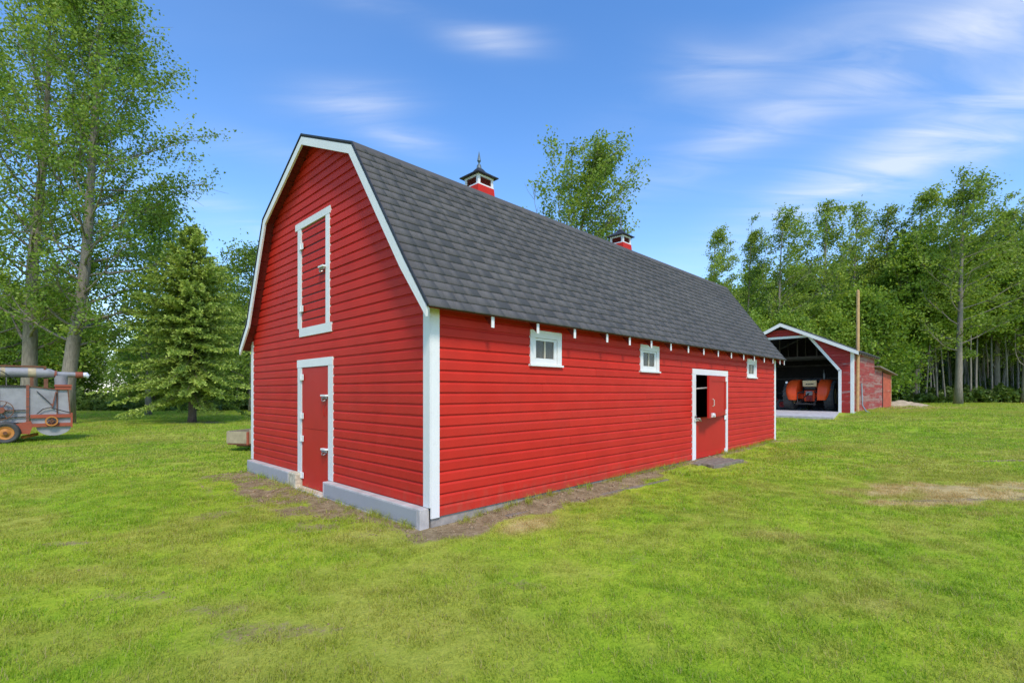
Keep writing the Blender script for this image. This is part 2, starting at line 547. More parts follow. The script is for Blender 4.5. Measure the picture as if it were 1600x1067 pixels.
# ------------------------------------------------------------------ ground
def vnoise(x, y, seed=0):
    x = np.asarray(x, float); y = np.asarray(y, float)
    xi = np.floor(x).astype(np.int64); yi = np.floor(y).astype(np.int64)
    fx = x - xi; fy = y - yi
    fx = fx * fx * (3 - 2 * fx); fy = fy * fy * (3 - 2 * fy)
    def h(a, b):
        n = (a * 374761393 + b * 668265263 + seed * 1442695041) & 0x7fffffff
        n = ((n ^ (n >> 13)) * 1274126177) & 0x7fffffff
        return ((n ^ (n >> 16)) & 0xffff) / 65535.0
    return (h(xi, yi) * (1 - fx) + h(xi + 1, yi) * fx) * (1 - fy) + (h(xi, yi + 1) * (1 - fx) + h(xi + 1, yi + 1) * fx) * fy


def fbm(x, y, seed=0, oct=4):
    t = 0; a = .5; n = 0
    for i in range(oct):
        t = t + a * vnoise(x * 2 ** i, y * 2 ** i, seed + i); n += a; a *= .55
    return t / n


def g_smooth(x, y):
    t = np.clip((np.asarray(x, float) - 3) / 23.0, 0, 1)
    return .55 * t * t + 0 * np.asarray(y, float)


def near_build(x, y):
    """1 close to the walls, 0 a metre away"""
    dx = np.maximum(np.maximum(-x, x - 12.43), 0); dy = np.maximum(np.maximum(-y, y - 5.95), 0)
    return np.clip(1 - np.hypot(dx, dy) / 1.0, 0, 1)


def berm(x, y):
    """soil banked against the long wall"""
    return .085 * np.clip((x - .5) / 1.2, 0, 1) * np.clip((12.6 - x) / .5, 0, 1) * np.clip(1 + y / .55, 0, 1) * (y < .2) * (.75 + .5 * fbm(x * 1.5, y * 1.5, 8))


def g(x, y):
    x = np.asarray(x, float); y = np.asarray(y, float)
    return g_smooth(x, y) + (fbm(x * .8, y * .8, 3) - .5) * .07 * (1 - near_build(x, y)) + (fbm(x * 4, y * 4, 5, 2) - .5) * .02 + berm(x, y)


def gz(x, y): return float(g(np.array([x]), np.array([y]))[0])


def ell(x, y, cx, cy, a, b, rot, seed, edge=.55):
    c, s = math.cos(R(rot)), math.sin(R(rot))
    u = ((x - cx) * c + (y - cy) * s) / a; v = (-(x - cx) * s + (y - cy) * c) / b
    r = np.sqrt(u * u + v * v) + (fbm(x * 3.2, y * 3.2, seed) - .5) * 1.3
    return np.clip((1 - r) / edge + .2, 0, 1)


def dirt_mask(x, y):
    n = fbm(x * 2.5, y * 2.5, 21); n2 = fbm(x * 6, y * 6, 31, 3)
    w = np.where(x < 5, .52 - .07 * np.abs(x - 2.5), np.where(x < 12.6, .17, 0)) * (.5 + n)
    m = np.clip((y + w) / .18 + .5, 0, 1) * (x > -.25) * (x < 12.7) * (y < .3)
    m = np.maximum(m, .85 * ell(x, y, .2, -.25, .7, .35, 0, 23))
    w2 = np.where(y > 1.2, 1.15, .42 + .2 * y) * (.45 + n)
    m2 = np.clip((x + .1 + w2) / .6 + .2, 0, 1) * (x < .3) * (y > -.3) * (y < 5.9)
    m = np.maximum(m, m2 * (.52 + .55 * (n2 - .35) * 2 * (x > -2)))
    m = np.maximum(m, np.clip((x + .42) / .2, 0, 1) * (x < .3) * (y > -.1) * (y < 6) * .8)
    for i, (cx, cy, a, b, rot, k) in enumerate(((-1.6, 2.4, .45, .3, 20, .5), (-1.0, 1.0, .5, .25, -40, .55), (-2.7, .15, .45, .2, -50, .45), (-2.4, -.6, .5, .2, -45, .5), (-2.05, -1.35, .6, .2, -40, .5),
                       (6.4, -4.45, 1.7, .10, -44, .75), (7.4, -4.25, 1.2, .22, -48, .45), (11.65, -4.8, .8, .22, -46, .7), (-3.0, 2.2, .5, .15, -40, .6), (-.55, -1.75, .3, .1, -45, .5), (-.45, -2.0, .25, .08, -30, .5),
                       (7.3, -.4, 1.0, .5, 0, .7), (37.5, -1.5, 4.5, 1.0, -45, .75), (36, -1.0, 5, 1.0, -5, .75), (3.0, 24.6, 2.6, 1.2, -46, .8), (.2, 27, 5, 1.5, -46, .5))):
        m = np.maximum(m, k * ell(x, y, cx, cy, a, b, rot, 40 + i))
    fl = np.clip((fbm(x * 3.1, y * 3.1, 131, 3) - .675) * 7, 0, .42) * (np.hypot(x - EYE[0], y - EYE[1]) < 14)
    return np.maximum(m, fl)


def straw_mask(x, y):
    m = np.clip((fbm(x * .55, y * .55, 71) - .52) * 3.2, 0, .5) + np.clip((fbm(x * 1.9, y * 1.9, 77) - .56) * 3.2, 0, .42)
    m = np.clip(m, 0, .46)
    for i, (cx, cy, a, b, rot, k) in enumerate(((5.6, -3.9, 1.4, .26, -42, .9), (6.9, -4.3, 2.0, .85, -50, .95), (8.2, -5.0, 1.5, .5, -40, .8), (5.3, -4.55, .5, .2, -46, .6), (4.2, -4.2, .6, .2, -40, .4), (1.4, -2.0, 1.0, .4, -20, .4),
                        (.9, -.7, .8, .35, 10, .75), (-.6, .2, .9, .5, -40, .5), (-2.9, .9, .7, .35, -45, .45), (-1.0, -1.6, .6, .3, -45, .42), (-3.2, 2.8, .9, .3, -45, .45), (2.4, -2.9, .6, .25, -45, .55), (-2.2, 10.5, 1.4, .4, -46, .5),
                        (9, -1.2, 1.2, .3, 0, .45), (36.5, -1.5, 6, 1.6, -45, .9), (29, -1.7, 4, .5, -8, .5), (12.8, -.4, .9, .4, 0, .6), (-2.4, 14.5, 1.2, .5, -46, .6), (1.0, -3.9, .8, .3, -45, .5))):
        m = np.maximum(m, k * ell(x, y, cx, cy, a, b, rot, 90 + i, .8))
    return np.clip(m, 0, 1)


def axis_pts(lo, hi, step, far, grow=1.28):
    a = list(np.arange(lo, hi + step / 2, step)); s = step
    up = []; p = a[-1]
    while p < far: s = s * grow; p += s; up.append(p)
    dn = []; p = a[0]; s = step
    while p > -far: s = s * grow; p -= s; dn.append(p)
    return np.array(dn[::-1] + a + up)


def build_ground():
    xs = axis_pts(-7, 16, .11, 520); ys = axis_pts(-8, 12, .11, 520)
    X, Y = np.meshgrid(xs, ys, indexing='ij')
    Z = g(X, Y)
    V = np.stack([X, Y, Z], -1).reshape(-1, 3)
    nx, ny = len(xs), len(ys)
    i, j = np.meshgrid(np.arange(nx - 1), np.arange(ny - 1), indexing='ij')
    a = (i * ny + j).ravel()
    F = np.stack([a, a + ny, a + ny + 1, a + 1], 1)
    x, y = V[:, 0], V[:, 1]
    me = raw_mesh('ground', V, F, M['ground'], (('dirt', 'POINT', dirt_mask(x, y)), ('straw', 'POINT', straw_mask(x, y))))
    me.polygons.foreach_set('use_smooth', [True] * len(me.polygons))
    o = link(bpy.data.objects.new('ground', me))
    tag(o, 'mown lawn with yellow patches and bare soil round the barn', None, None, 'structure')


build_ground()


def clump(seed, n, rad, h0, h1, w):
    r = np.random.default_rng(seed)
    a = r.uniform(0, 2 * np.pi, n); q = rad * np.sqrt(r.uniform(0, 1, n))
    bx, by = np.cos(a) * q, np.sin(a) * q
    h = r.uniform(h0, h1, n); da = r.uniform(0, 2 * np.pi, n); lean = r.uniform(.2, .95, n) * h
    dx, dy = np.cos(da), np.sin(da)
    wv = w * r.uniform(.6, 1.2, n)
    px, py = -dy * wv, dx * wv
    V = np.zeros((n, 6, 3))
    for k, (t, ww) in enumerate(((0, 1), (.55, .8), (1, .12))):
        cx = bx + dx * lean * t * t; cy = by + dy * lean * t * t; cz = h * t - .01
        V[:, 2 * k] = np.stack([cx - px * ww, cy - py * ww, cz], 1)
        V[:, 2 * k + 1] = np.stack([cx + px * ww, cy + py * ww, cz], 1)
    b = (np.arange(n) * 6)[:, None]
    F = np.concatenate([b + np.array([[0, 1, 3, 2]]), b + np.array([[2, 3, 5, 4]])], 0)
    tone = r.uniform(0, 1, n); dry = (r.uniform(0, 1, n) < .13).astype(float)
    me = raw_mesh('grass_tuft', V.reshape(-1, 3), F, M['blade'], (('tone', 'FACE', np.tile(tone, 2)), ('dry', 'FACE', np.tile(dry, 2))))
    return bpy.data.objects.new('grass_tuft', me)


def build_grass():
    r = np.random.default_rng(5)
    P = []; SC = []; VAR = []
    # rings by distance from where the lawn is seen closest; thinner further off
    for d0, d1, dens, sc, var in ((2.2, 5.0, 190, 1.0, 0), (5.0, 9.0, 130, 1.15, 0), (9.0, 16, 62, 1.5, 1), (16, 28, 24, 2.1, 1), (28, 47, 7.5, 3.4, 1)):
        hw = 1.16
        area = hw * (d1 * d1 - d0 * d0)
        n = int(area * dens)
        d = np.sqrt(r.uniform(d0 * d0, d1 * d1, n)); u = r.uniform(-hw, hw, n) * d
        xy = EYE[:2] + d[:, None] * FWD[:2] + u[:, None] * RIGHT[:2]
        P.append(xy); SC.append(np.full(n, sc) * r.uniform(.75, 1.2, n)); VAR.append(np.full(n, var))
    P = np.concatenate(P); SC = np.concatenate(SC); VAR = np.concatenate(VAR)
    # longer blades missed by the mower along the walls and under the step
    ne = 520
    ex = np.concatenate([r.uniform(.3, 12.5, ne), np.full(160, -.15) - np.abs(r.normal(0, .04, 160)), r.uniform(25.5, 34, 160)])
    ey = np.concatenate([-.03 - np.abs(r.normal(0, .06, ne)), r.uniform(0, 5.9, 160), .22 - np.abs(r.normal(0, .08, 160))])
    P = np.concatenate([P, np.stack([ex, ey], 1)]); SC = np.concatenate([SC, r.uniform(.5, 1.15, len(ex))]); VAR = np.concatenate([VAR, np.zeros(len(ex), int)])
    edge = np.zeros(len(P), bool); edge[-len(ex):] = True
    x, y = P[:, 0], P[:, 1]
    inb = (x > -.16) & (x < 12.45) & (y > -.02) & (y < 6)
    inb |= (x > 21.4) & (x < 38) & (y > .25) & (y < 7)
    inb |= (x > 6.5) & (x < 8.0) & (y > -.75) & (y < 0.1)
    dm = dirt_mask(x, y)
    keep = ~inb & (r.uniform(0, 1, len(x)) > np.clip((dm - .15) * 1.45 + np.clip(straw_mask(x, y) - .6, 0, 1) * 1.1, 0, .97) * np.where(edge, .6, 1))
    x, y, SC, VAR = x[keep], y[keep], SC[keep], VAR[keep]
    tall = fbm(x * 1.3, y * 1.3, 55)
    SC = SC * (.7 + .6 * tall)
    z = g(x, y)
    me = bpy.data.meshes.new('grass')
    me.vertices.add(len(x)); me.vertices.foreach_set('co', np.stack([x, y, z], 1).astype(np.float32).ravel())
    for an, dat in (('scl', SC), ('straw', straw_mask(x, y)), ('ang', r.uniform(0, 6.283, len(x)))):
        a = me.attributes.new(an, 'FLOAT', 'POINT'); a.data.foreach_set('value', dat.astype(np.float32))
    pick = VAR * 3 + r.integers(0, 3, len(x))
    weed = (r.uniform(0, 1, len(x)) < .045) & (VAR == 0) & (fbm(x * 2, y * 2, 61) > .47)
    pick = np.where(weed, 6 + r.integers(0, 2, len(x)), pick)
    pick = np.where(edge[keep], 8, pick)
    a = me.attributes.new('pick', 'INT', 'POINT'); a.data.foreach_set('value', pick.astype(np.int32))
    me.materials.append(M['blade'])
    o = link(bpy.data.objects.new('grass', me))
    tag(o, 'short green grass blades covering the lawn', 'grass', None, 'stuff')
    src = [clump(100 + i, 34, .085, .018, .050, .0021) for i in range(3)] + [clump(200 + i, 30, .10, .018, .045, .0042) for i in range(3)] + [clump(300 + i, 12, .05, .012, .035, .0085) for i in range(2)] + [clump(320, 16, .05, .06, .13, .0022)]
    ng = bpy.data.node_groups.new('grass_scatter', 'GeometryNodeTree')
    ng.interface.new_socket('Geometry', in_out='INPUT', socket_type='NodeSocketGeometry')
    ng.interface.new_socket('Geometry', in_out='OUTPUT', socket_type='NodeSocketGeometry')
    N, L = ng.nodes.new, ng.links.new
    gi = N('NodeGroupInput'); go = N('NodeGroupOutput'); jn = N('GeometryNodeJoinGeometry')
    def named(nm, typ):
        q = N('GeometryNodeInputNamedAttribute'); q.data_type = typ; q.inputs['Name'].default_value = nm; return q.outputs['Attribute']
    ang = N('ShaderNodeCombineXYZ'); L(named('ang', 'FLOAT'), ang.inputs['Z'])
    scl = named('scl', 'FLOAT'); pk = named('pick', 'INT')
    for i, s in enumerate(src):
        oi = N('GeometryNodeObjectInfo'); oi.inputs['Object'].default_value = s; oi.inputs['As Instance'].default_value = True
        cmp = N('FunctionNodeCompare'); cmp.data_type = 'INT'; cmp.operation = 'EQUAL'
        L(pk, cmp.inputs[2]); cmp.inputs[3].default_value = i
        ip = N('GeometryNodeInstanceOnPoints')
        L(gi.outputs[0], ip.inputs['Points']); L(cmp.outputs[0], ip.inputs['Selection']); L(oi.outputs['Geometry'], ip.inputs['Instance'])
        L(ang.outputs[0], ip.inputs['Rotation']); L(scl, ip.inputs['Scale'])
        L(ip.outputs[0], jn.inputs[0])
    L(jn.outputs[0], go.inputs[0])
    md = o.modifiers.new('scatter', 'NODES'); md.node_group = ng
    print('grass tufts', len(x))


# ------------------------------------------------------------------ red barn
LX, WY = 12.43, 5.95
PROF = [(-.24, 2.505), (.21, 3.10), (1.465, 4.865), (3.09, 5.565), (4.77, 4.655), (5.65, 2.865), (6.10, 2.41)]
RX0, RX1 = -.20, 12.63


def prof_y(z):
    """inside y-range of the gable under the roof at height z"""
    lo = hi = None
    pts = PROF
    for (a, b) in zip(pts[:3], pts[1:4]):
        if a[1] <= z <= b[1]: lo = a[0] + (b[0] - a[0]) * (z - a[1]) / (b[1] - a[1])
    for (a, b) in zip(pts[3:-1], pts[4:]):
        if b[1] <= z <= a[1]: hi = a[0] + (b[0] - a[0]) * (z - a[1]) / (b[1] - a[1])
    lo = 0 if lo is None or lo < 0 else lo
    hi = WY if hi is None or hi > WY else hi
    return lo, hi


STEP, Z0, FACE = .1313, .1157, .019


def board_profile(z0, z1, jig):
    """(out, z) pairs: square butt at the bottom, flat face, cove at the top"""
    h = z1 - z0
    F = FACE + jig
    return [(0, z0), (F, z0), (F, z0 + h * .66), (F * .82, z0 + h * .71), (F * .40, z0 + h * .80), (F * .05, z0 + h * .86), (0, z1 - .001)]


def siding_board(parent, plane, z0, z1, a0, b0, a1, b1, mat, jig=0, sag=0):
    """a0..b0 extent at the bottom, a1..b1 at the top; plane 'x' faces -X, plane 'y' faces -Y"""
    pr = board_profile(z0, z1, jig)
    mb = MB(); vs = []
    for e in (0, 1):
        for (o, z) in pr:
            t = (z - z0) / (z1 - z0)
            q = (a0 + (a1 - a0) * t) if e == 0 else (b0 + (b1 - b0) * t)
            zz = z + (sag if e else 0)
            vs.append((-o, q, zz) if plane == 'x' else (q, -o, zz))
    n = len(pr)
    mb.add(vs, [tuple(range(n)), tuple(range(n, 2 * n))[::-1]] + [(i, n + i, n + (i + 1) % n, (i + 1) % n) for i in range(n)])
    return mb.build('siding_board', mat, parent)


def split(a, b, holes):
    seg = [(a, b)]
    for (h0, h1) in holes:
        nx = []
        for (p, q) in seg:
            if h1 <= p or h0 >= q: nx.append((p, q)); continue
            if h0 - p > .02: nx.append((p, h0))
            if q - h1 > .02: nx.append((h1, q))
        seg = nx
    return seg


barn = thing('red_barn', 'big red gambrel barn with white trim and dark shingle roof', 'barn')

# wall backing, holes left for door and windows
GD = (2.44, 3.64, 0.0, 2.03)       # gable door opening y0 y1 z0 z1 (behind its frame)
LD = (2.50, 3.67, 2.52, 4.28)      # loft door
DD = (6.90, 8.70, .10, 1.98)       # long wall door
WINS = [(1.68, 2.37), (4.655, 5.36), (10.08, 10.79)]
WZ = (1.93, 2.43)
gw = MB()
gw.prism([(.022, .113), (.022, 2.78), (.21, 3.06), (1.465, 4.825), (3.09, 5.525), (4.77, 4.615), (5.65, 2.83), (WY - .022, 2.52), (WY - .022, .113)], 0, .001, .10)
gable_wall = gw.build('wall', M['dark_in'], barn, label='gable end wall of red boards')
lw = MB()
xs = sorted([0.101, LX] + [v for w in WINS for v in (w[0] + .08, w[1] - .08)] + [DD[0] + .07, DD[1] - .07])
zs = [-.05, DD[2], DD[3] - .05, WZ[0] + .03, WZ[1] - .08, 2.60]
zs = [.113, .1131, 1.93, 1.97, 2.36, 2.66]
for i in range(len(xs) - 1):
    for j in range(len(zs) - 1):
        xc = (xs[i] + xs[i + 1]) / 2; zc = (zs[j] + zs[j + 1]) / 2
        if DD[0] < xc < DD[1] and zc < 1.93: continue
        if any(w[0] < xc < w[1] for w in WINS) and 1.97 < zc < 2.36: continue
        lw.box((xs[i], .001, zs[j]), (xs[i + 1], .10, zs[j + 1]))
long_wall = lw.build('wall', M['dark_in'], barn, label='long side wall of red boards')
MB().box((LX - .1, .101, -.05), (LX, WY - .1, 2.5)).prism([(.1, 2.5), (.21, 3.06), (1.465, 4.82), (3.09, 5.52), (4.77, 4.61), (5.65, 2.83), (WY - .1, 2.5)], 0, LX - .1, LX).build('wall', M['red_shaded'], barn, label='far gable wall')
MB().box((.101, WY - .1, -.05), (LX - .101, WY, 2.45)).build('wall', M['red_shaded'], barn, label='back wall')
MB().box((.1, .1, -.05), (LX - .1, WY - .1, .05)).build('floor', M['dark_in'], barn)

gaps_g = [(GD[0], GD[1], -1, 2.035), (LD[0], LD[1], 2.52, 4.31)]
z = Z0
row = 0
while z < 5.45:
    z1 = z + STEP
    base = z
    if z1 > .2:
        z0 = max(z, .235)
        lo0, hi0 = prof_y(min(z0, 5.56)); lo1, hi1 = prof_y(min(z1, 5.56))
        if z0 < 2.45: lo0 = lo1 = .105; hi0 = hi1 = WY - .105
        elif z0 < 2.9: lo0 = max(lo0, .0); hi0 = min(hi0, WY - .0)
        holes = [(h[0], h[1]) for h in gaps_g if z0 < h[3] - .06 and z1 > h[2] + .06]
        segs = split(lo0 + .002, hi0 - .002, holes)
        for k, (p, q) in enumerate(segs):
            cuts = [p, q]
            if q - p > 2.6 and random.random() < .3: cuts = [p, p + (q - p) * random.uniform(.3, .7), q]
            for c0, c1 in zip(cuts, cuts[1:]):
                t0 = lo1 + .002 if abs(c0 - lo0 - .002) < 1e-6 else c0 + .0008
                t1 = hi1 - .002 if abs(c1 - hi0 + .002) < 1e-6 else c1 - .0008
                if z0 > 5.3 and t1 - t0 < .05: continue
                siding_board(gable_wall, 'x', z0, z1, c0, c1, t0, t1, M['red'], random.uniform(-.0012, .0012), random.uniform(-.002, .002))
    for h in gaps_g:
        if z < h[3] - .06 and z1 > h[3] + .012: siding_board(gable_wall, 'x', h[3], z1, h[0], h[1], h[0], h[1], M['red'])
        if z < h[2] - .012 and z1 > h[2] + .06: siding_board(gable_wall, 'x', z, h[2], h[0], h[1], h[0], h[1], M['red'])
    z += STEP; row += 1

z = Z0
while z < 2.52:
    z1 = z + STEP
    holes = [(w[0], w[1]) for w in WINS if z < WZ[1] - .04 and z1 > WZ[0] + .04]
    if z < DD[3] + .02: holes.append((DD[0], DD[1]))
    for (p, q) in split(.118, LX - .105, holes):
        cuts = [p]
        while q - cuts[-1] > 3.4: cuts.append(cuts[-1] + random.uniform(1.6, 3.2))
        if q - cuts[-1] < .5 and len(cuts) > 1: cuts.pop()
        cuts.append(q)
        for c0, c1 in zip(cuts, cuts[1:]):
            siding_board(long_wall, 'y', z, z1, c0 + .0011, c1 - .0011, c0 + .0011, c1 - .0011, M['red_side'], random.uniform(-.0012, .0012), random.uniform(-.002, .002))
    for (h0, h1, b0, b1) in [(w[0], w[1], WZ[0], WZ[1]) for w in WINS] + [(DD[0], DD[1], -1, 2.0)]:
        inh = z < (WZ[1] - .04 if b0 > 0 else DD[3] + .02) and z1 > (WZ[0] + .04 if b0 > 0 else -1)
        if inh and z1 > b1 + .012 and z < b1: siding_board(long_wall, 'y', b1, z1, h0, h1, h0, h1, M['red_side'])
        if inh and z < b0 - .012 and z1 > b0: siding_board(long_wall, 'y', z, b0, h0, h1, h0, h1, M['red_side'])
    z += STEP

# foundation and grey plinths
MB().box((.02, .004, -.15), (LX, .09, .112)).build('foundation', M['old_concrete'], barn)
MB().box((.004, .092, -.15), (.09, WY - .02, .1125)).build('foundation', M['old_concrete'], barn)
pl1 = MB().box((-.13, .016, -.12), (.0, 2.504, .226)).build('plinth', M['concrete'], barn, bevel=.008)
MB().box((-.136, .075, .03), (-.1295, 2.44, .205)).build('face_panel', M['grey_paint'], pl1)
pl2 = MB().box((-.13, 3.80, -.12), (.0, 5.863, .228)).build('plinth', M['concrete'], barn, bevel=.008)
MB().box((-.136, 3.83, .025), (-.1295, 5.84, .207)).build('face_panel', M['grey_paint'], pl2)
st = MB()
st.box((-.135, 3.50, -.1), (-.003, 3.797, .232))
st.build('end_block', M['raw_stone'], barn, bevel=.02)
MB().box((-.17, 2.51, -.08), (-.021, 3.495, .024)).build('door_sill', M['sill_wood'], barn, bevel=.006)

# corner boards: two planks each
def corner(xa, ya, sx, sy, z0a, z0b, z1):
    MB().box((min(xa, xa - sx * .022), min(ya - sy * .022, ya + sy * .105), z0a), (max(xa, xa - sx * .022), max(ya - sy * .022, ya + sy * .105), z1)).build('corner_board', M['white'], barn)
    MB().box((min(xa + sx * .001, xa + sx * .118), min(ya, ya - sy * .0225), z0b), (max(xa + sx * .001, xa + sx * .118), max(ya, ya - sy * .0225), z1)).build('corner_board', M['white'], barn)
corner(0, 0, 1, 1, .232, .105, 2.70)
corner(0, WY, 1, -1, .232, .10, 2.56)
corner(LX, 0, -1, 1, .11, .105, 2.70)

# roof deck, rakes, soffit boards, rafter tails
def off(pts, t):
    """offset polyline inwards (downwards) by t"""
    out = []
    for i, p in enumerate(pts):
        ns = []
        for a, b in ((i - 1, i), (i, i + 1)):
            if a < 0 or b >= len(pts): continue
            d = np.array(pts[b]) - np.array(pts[a]); d /= np.hypot(*d); ns.append(np.array([d[1], -d[0]]))
        n = sum(ns); n /= n.dot(n) / len(ns) if len(ns) > 1 else 1
        if len(ns) > 1:
            n = sum(ns); n = n / (n.dot(n)) * 2
        out.append(tuple(np.array(p) + n * t))
    return out


inner = off(PROF, .022)
roof = MB().prism(PROF + inner[::-1], 0, RX0, RX1).build('roof', M['deck'], barn, label='dark shingled gambrel roof')
under = off(PROF, .024); lower = off(PROF, .135)
for x_, nm in ((RX0, 'near'), (RX1 - .028, 'far')):
    for i in range(len(PROF) - 1):
        poly = [under[i], under[i + 1], lower[i + 1], lower[i]]
        if i == 0: poly = [(under[0][0] + .004, under[0][1]), under[1], lower[1], (under[0][0] + .02, under[0][1] - .105)]
        if i == len(PROF) - 2: poly = [under[i], (under[-1][0] - .004, under[-1][1]), (under[-1][0] - .02, under[-1][1] - .105), lower[i]]
        MB().prism(poly, 0, x_ - .006, x_ + .022).build('rake_board', M['white'], barn)
sa = off(PROF, .026); sb = off(PROF, .042)
for i in range(len(PROF) - 1):
    a, b = np.array(sa[i]), np.array(sa[i + 1]); c, d = np.array(sb[i]), np.array(sb[i + 1])
    n = max(2, int(np.hypot(*(b - a)) / .17))
    for k in range(n):
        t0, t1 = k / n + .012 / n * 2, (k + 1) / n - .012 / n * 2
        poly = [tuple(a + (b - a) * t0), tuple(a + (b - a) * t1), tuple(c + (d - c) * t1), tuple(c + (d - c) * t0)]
        MB().prism(poly, 0, RX0 + .024, -.019).build('soffit_board', M['red_shaded'], barn)
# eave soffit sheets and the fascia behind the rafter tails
MB().prism([sa[0], sa[1], sb[1], sb[0]], 0, -.015, RX1 - .03).build('eave_soffit', M['red_shaded'], barn)
MB().prism([sa[-1], sa[-2], sb[-2], sb[-1]], 0, -.015, RX1 - .03).build('eave_soffit', M['red_shaded'], barn)
for x in (.05, .79, 1.63, 2.45, 3.3, 3.98, 4.72, 5.47, 6.22, 6.96, 7.73, 8.5, 9.3, 10.05, 10.82, 11.55, 12.18, 12.58):
    if x < .1: continue
    MB().prism([(-.205, 2.505), (-.018, 2.745), (-.018, 2.56), (-.205, 2.355)], 0, x - .021, x + .021).build('rafter_tail', M['red_shaded'], barn)
    MB().box((x - .024, -.214, 2.352), (x + .024, -.206, 2.500)).build('tail_cap', M['white'], barn)
for x in np.arange(.4, 12.4, .75):
    MB().prism([(6.065, 2.40), (5.97, 2.50), (5.97, 2.38), (6.065, 2.27)], 0, x - .02, x + .02).build('rafter_tail', M['white'], barn)

# shingles on the slope we look at
def shingle_mesh(seed, w, expo):
    r = np.random.default_rng(seed)
    V = []; F = []; T = []
    def slab(x0, x1, y0, y1, t0, t1, tone):
        b = len(V)
        V.extend([(x0, y0, 0), (x1, y0, 0), (x1, y1, -.002), (x0, y1, -.002), (x0, y0, t0), (x1, y0, t0), (x1, y1, t1), (x0, y1, t1)])
        for f in ((4, 5, 6, 7), (0, 1, 5, 4), (1, 2, 6, 5), (3, 0, 4, 7)):
            F.append([b + q for q in f]); T.append(tone)
    slab(-w / 2, w / 2, 0, expo * 1.12, .0175, .001, .35 + .2 * r.uniform())
    x = -w / 2 + r.uniform(.02, .1)
    while x < w / 2 - .12:
        q = min(x + r.uniform(.11, .22), w / 2)
        slab(x, q, -.001, expo * 1.02, .0184, .0026, r.uniform(.42, .58))
        x = q + r.uniform(.07, .17)
    me = raw_mesh('shingle', np.array(V, float), np.array(F), M['shingle'], (('tone', 'FACE', np.array(T)),))
    return me


slope = [PROF[0], PROF[1], PROF[2]]
segs = [np.hypot(slope[i + 1][0] - slope[i][0], slope[i + 1][1] - slope[i][1]) for i in range(2)]
NC = 20
EXPO = (sum(segs) + .015) / NC
SW = (RX1 - RX0) / 14
shm = [shingle_mesh(300 + i, SW * .9985, EXPO) for i in range(8)]
halfm = [shingle_mesh(340 + i, SW * .4985, EXPO) for i in range(4)]
ns = 0
stuff_rows = MB()
for c in range(NC):
    s = c * EXPO - .015
    if s < segs[0] - EXPO * .4: a, b, base = slope[0], slope[1], s
    else: a, b, base = slope[1], slope[2], s - segs[0]
    d = np.array([b[0] - a[0], b[1] - a[1]]); d /= np.hypot(*d)
    p = np.array(a) + d * base
    up = Vector((0, d[0], d[1])); nrm = Vector((0, -d[1], d[0])); ex = Vector((1, 0, 0))
    x = RX0
    first = (c % 2 == 1)
    while x < RX1 - .02:
        wdt = SW / 2 if (first or RX1 - x < SW * .8) else SW
        me = random.choice(halfm if wdt < SW * .8 else shm)
        first = False
        o = bpy.data.objects.new('shingle', me); link(o, roof)
        mid = Vector((x + wdt / 2, p[0], p[1])) + nrm * (.0015 + random.uniform(0, .0015))
        rot = Matrix((ex, up, nrm)).transposed().to_4x4()
        tilt = Matrix.Rotation(R(random.uniform(-.25, .25)), 4, 'Z') @ Matrix.Rotation(R(-.35), 4, 'X')
        o.matrix_local = Matrix.Translation(mid - ACC[roof]) @ rot @ tilt
        ns += 1
        x += wdt
print('shingles', ns)
# far slopes: plain courses in one piece
bk = MB()
for (a, b) in ((PROF[2], PROF[3]), (PROF[4], PROF[3]), (PROF[5], PROF[4]), (PROF[6], PROF[5])):
    L_ = math.hypot(b[0] - a[0], b[1] - a[1]); n = max(1, round(L_ / EXPO)); d = np.array([(b[0] - a[0]) / L_, (b[1] - a[1]) / L_])
    nr = np.array([-d[1], d[0]]) if d[0] > 0 else np.array([d[1], -d[0]])
    for k in range(n):
        q0 = np.array(a) + d * (k * L_ / n - (.012 if k == 0 else 0)); q1 = np.array(a) + d * ((k + 1) * L_ / n)
        bk.prism([tuple(q0 + nr * .002), tuple(q0 + nr * .016), tuple(q1 + nr * .005), tuple(q1 + nr * .002)], 0, RX0, RX1)
o = bk.build('shingle', M['shingle'], roof, kind='stuff')
cap = MB()
for (p, q) in (((1.42, 4.815), (1.55, 4.915)),):
    cap.prism([(1.40, 4.785), (1.455, 4.888), (1.56, 4.925), (1.56, 4.912), (1.462, 4.872), (1.41, 4.778)], 0, RX0 - .004, RX1 + .004)
cap.build('hip_cap', M['shingle'], roof)
MB().prism([(2.96, 5.53), (3.09, 5.595), (3.22, 5.525), (3.21, 5.51), (3.09, 5.578), (2.97, 5.518)], 0, RX0 - .004, RX1 + .004).build('ridge_cap', M['shingle'], roof)
# rounded shingle edge along the gable
MB().prism([(y, z_ + .003) for y, z_ in off(PROF, -.019)] + [(y, z_) for y, z_ in PROF[::-1]], 0, RX0 - .014, RX0 - .001).build('drip_edge', M['cap_metal'], roof)

# ---- hardware
def hinge(parent, c, plane, w=.09, h=.075):
    mb = MB()
    if plane == 'x':
        mb.box((c[0] - .012, c[1] - w / 2, c[2] - h / 2), (c[0], c[1] + w / 2, c[2] + h / 2)); mb.tube([(c[0] - .014, c[1], c[2] - h / 2), (c[0] - .014, c[1], c[2] + h / 2)], .012, 8)
    else:
        mb.box((c[0] - w / 2, c[1] - .012, c[2] - h / 2), (c[0] + w / 2, c[1], c[2] + h / 2)); mb.tube([(c[0], c[1] - .014, c[2] - h / 2), (c[0], c[1] - .014, c[2] + h / 2)], .012, 8)
    mb.build('hinge', M['metal_white'], parent, bevel=.003)


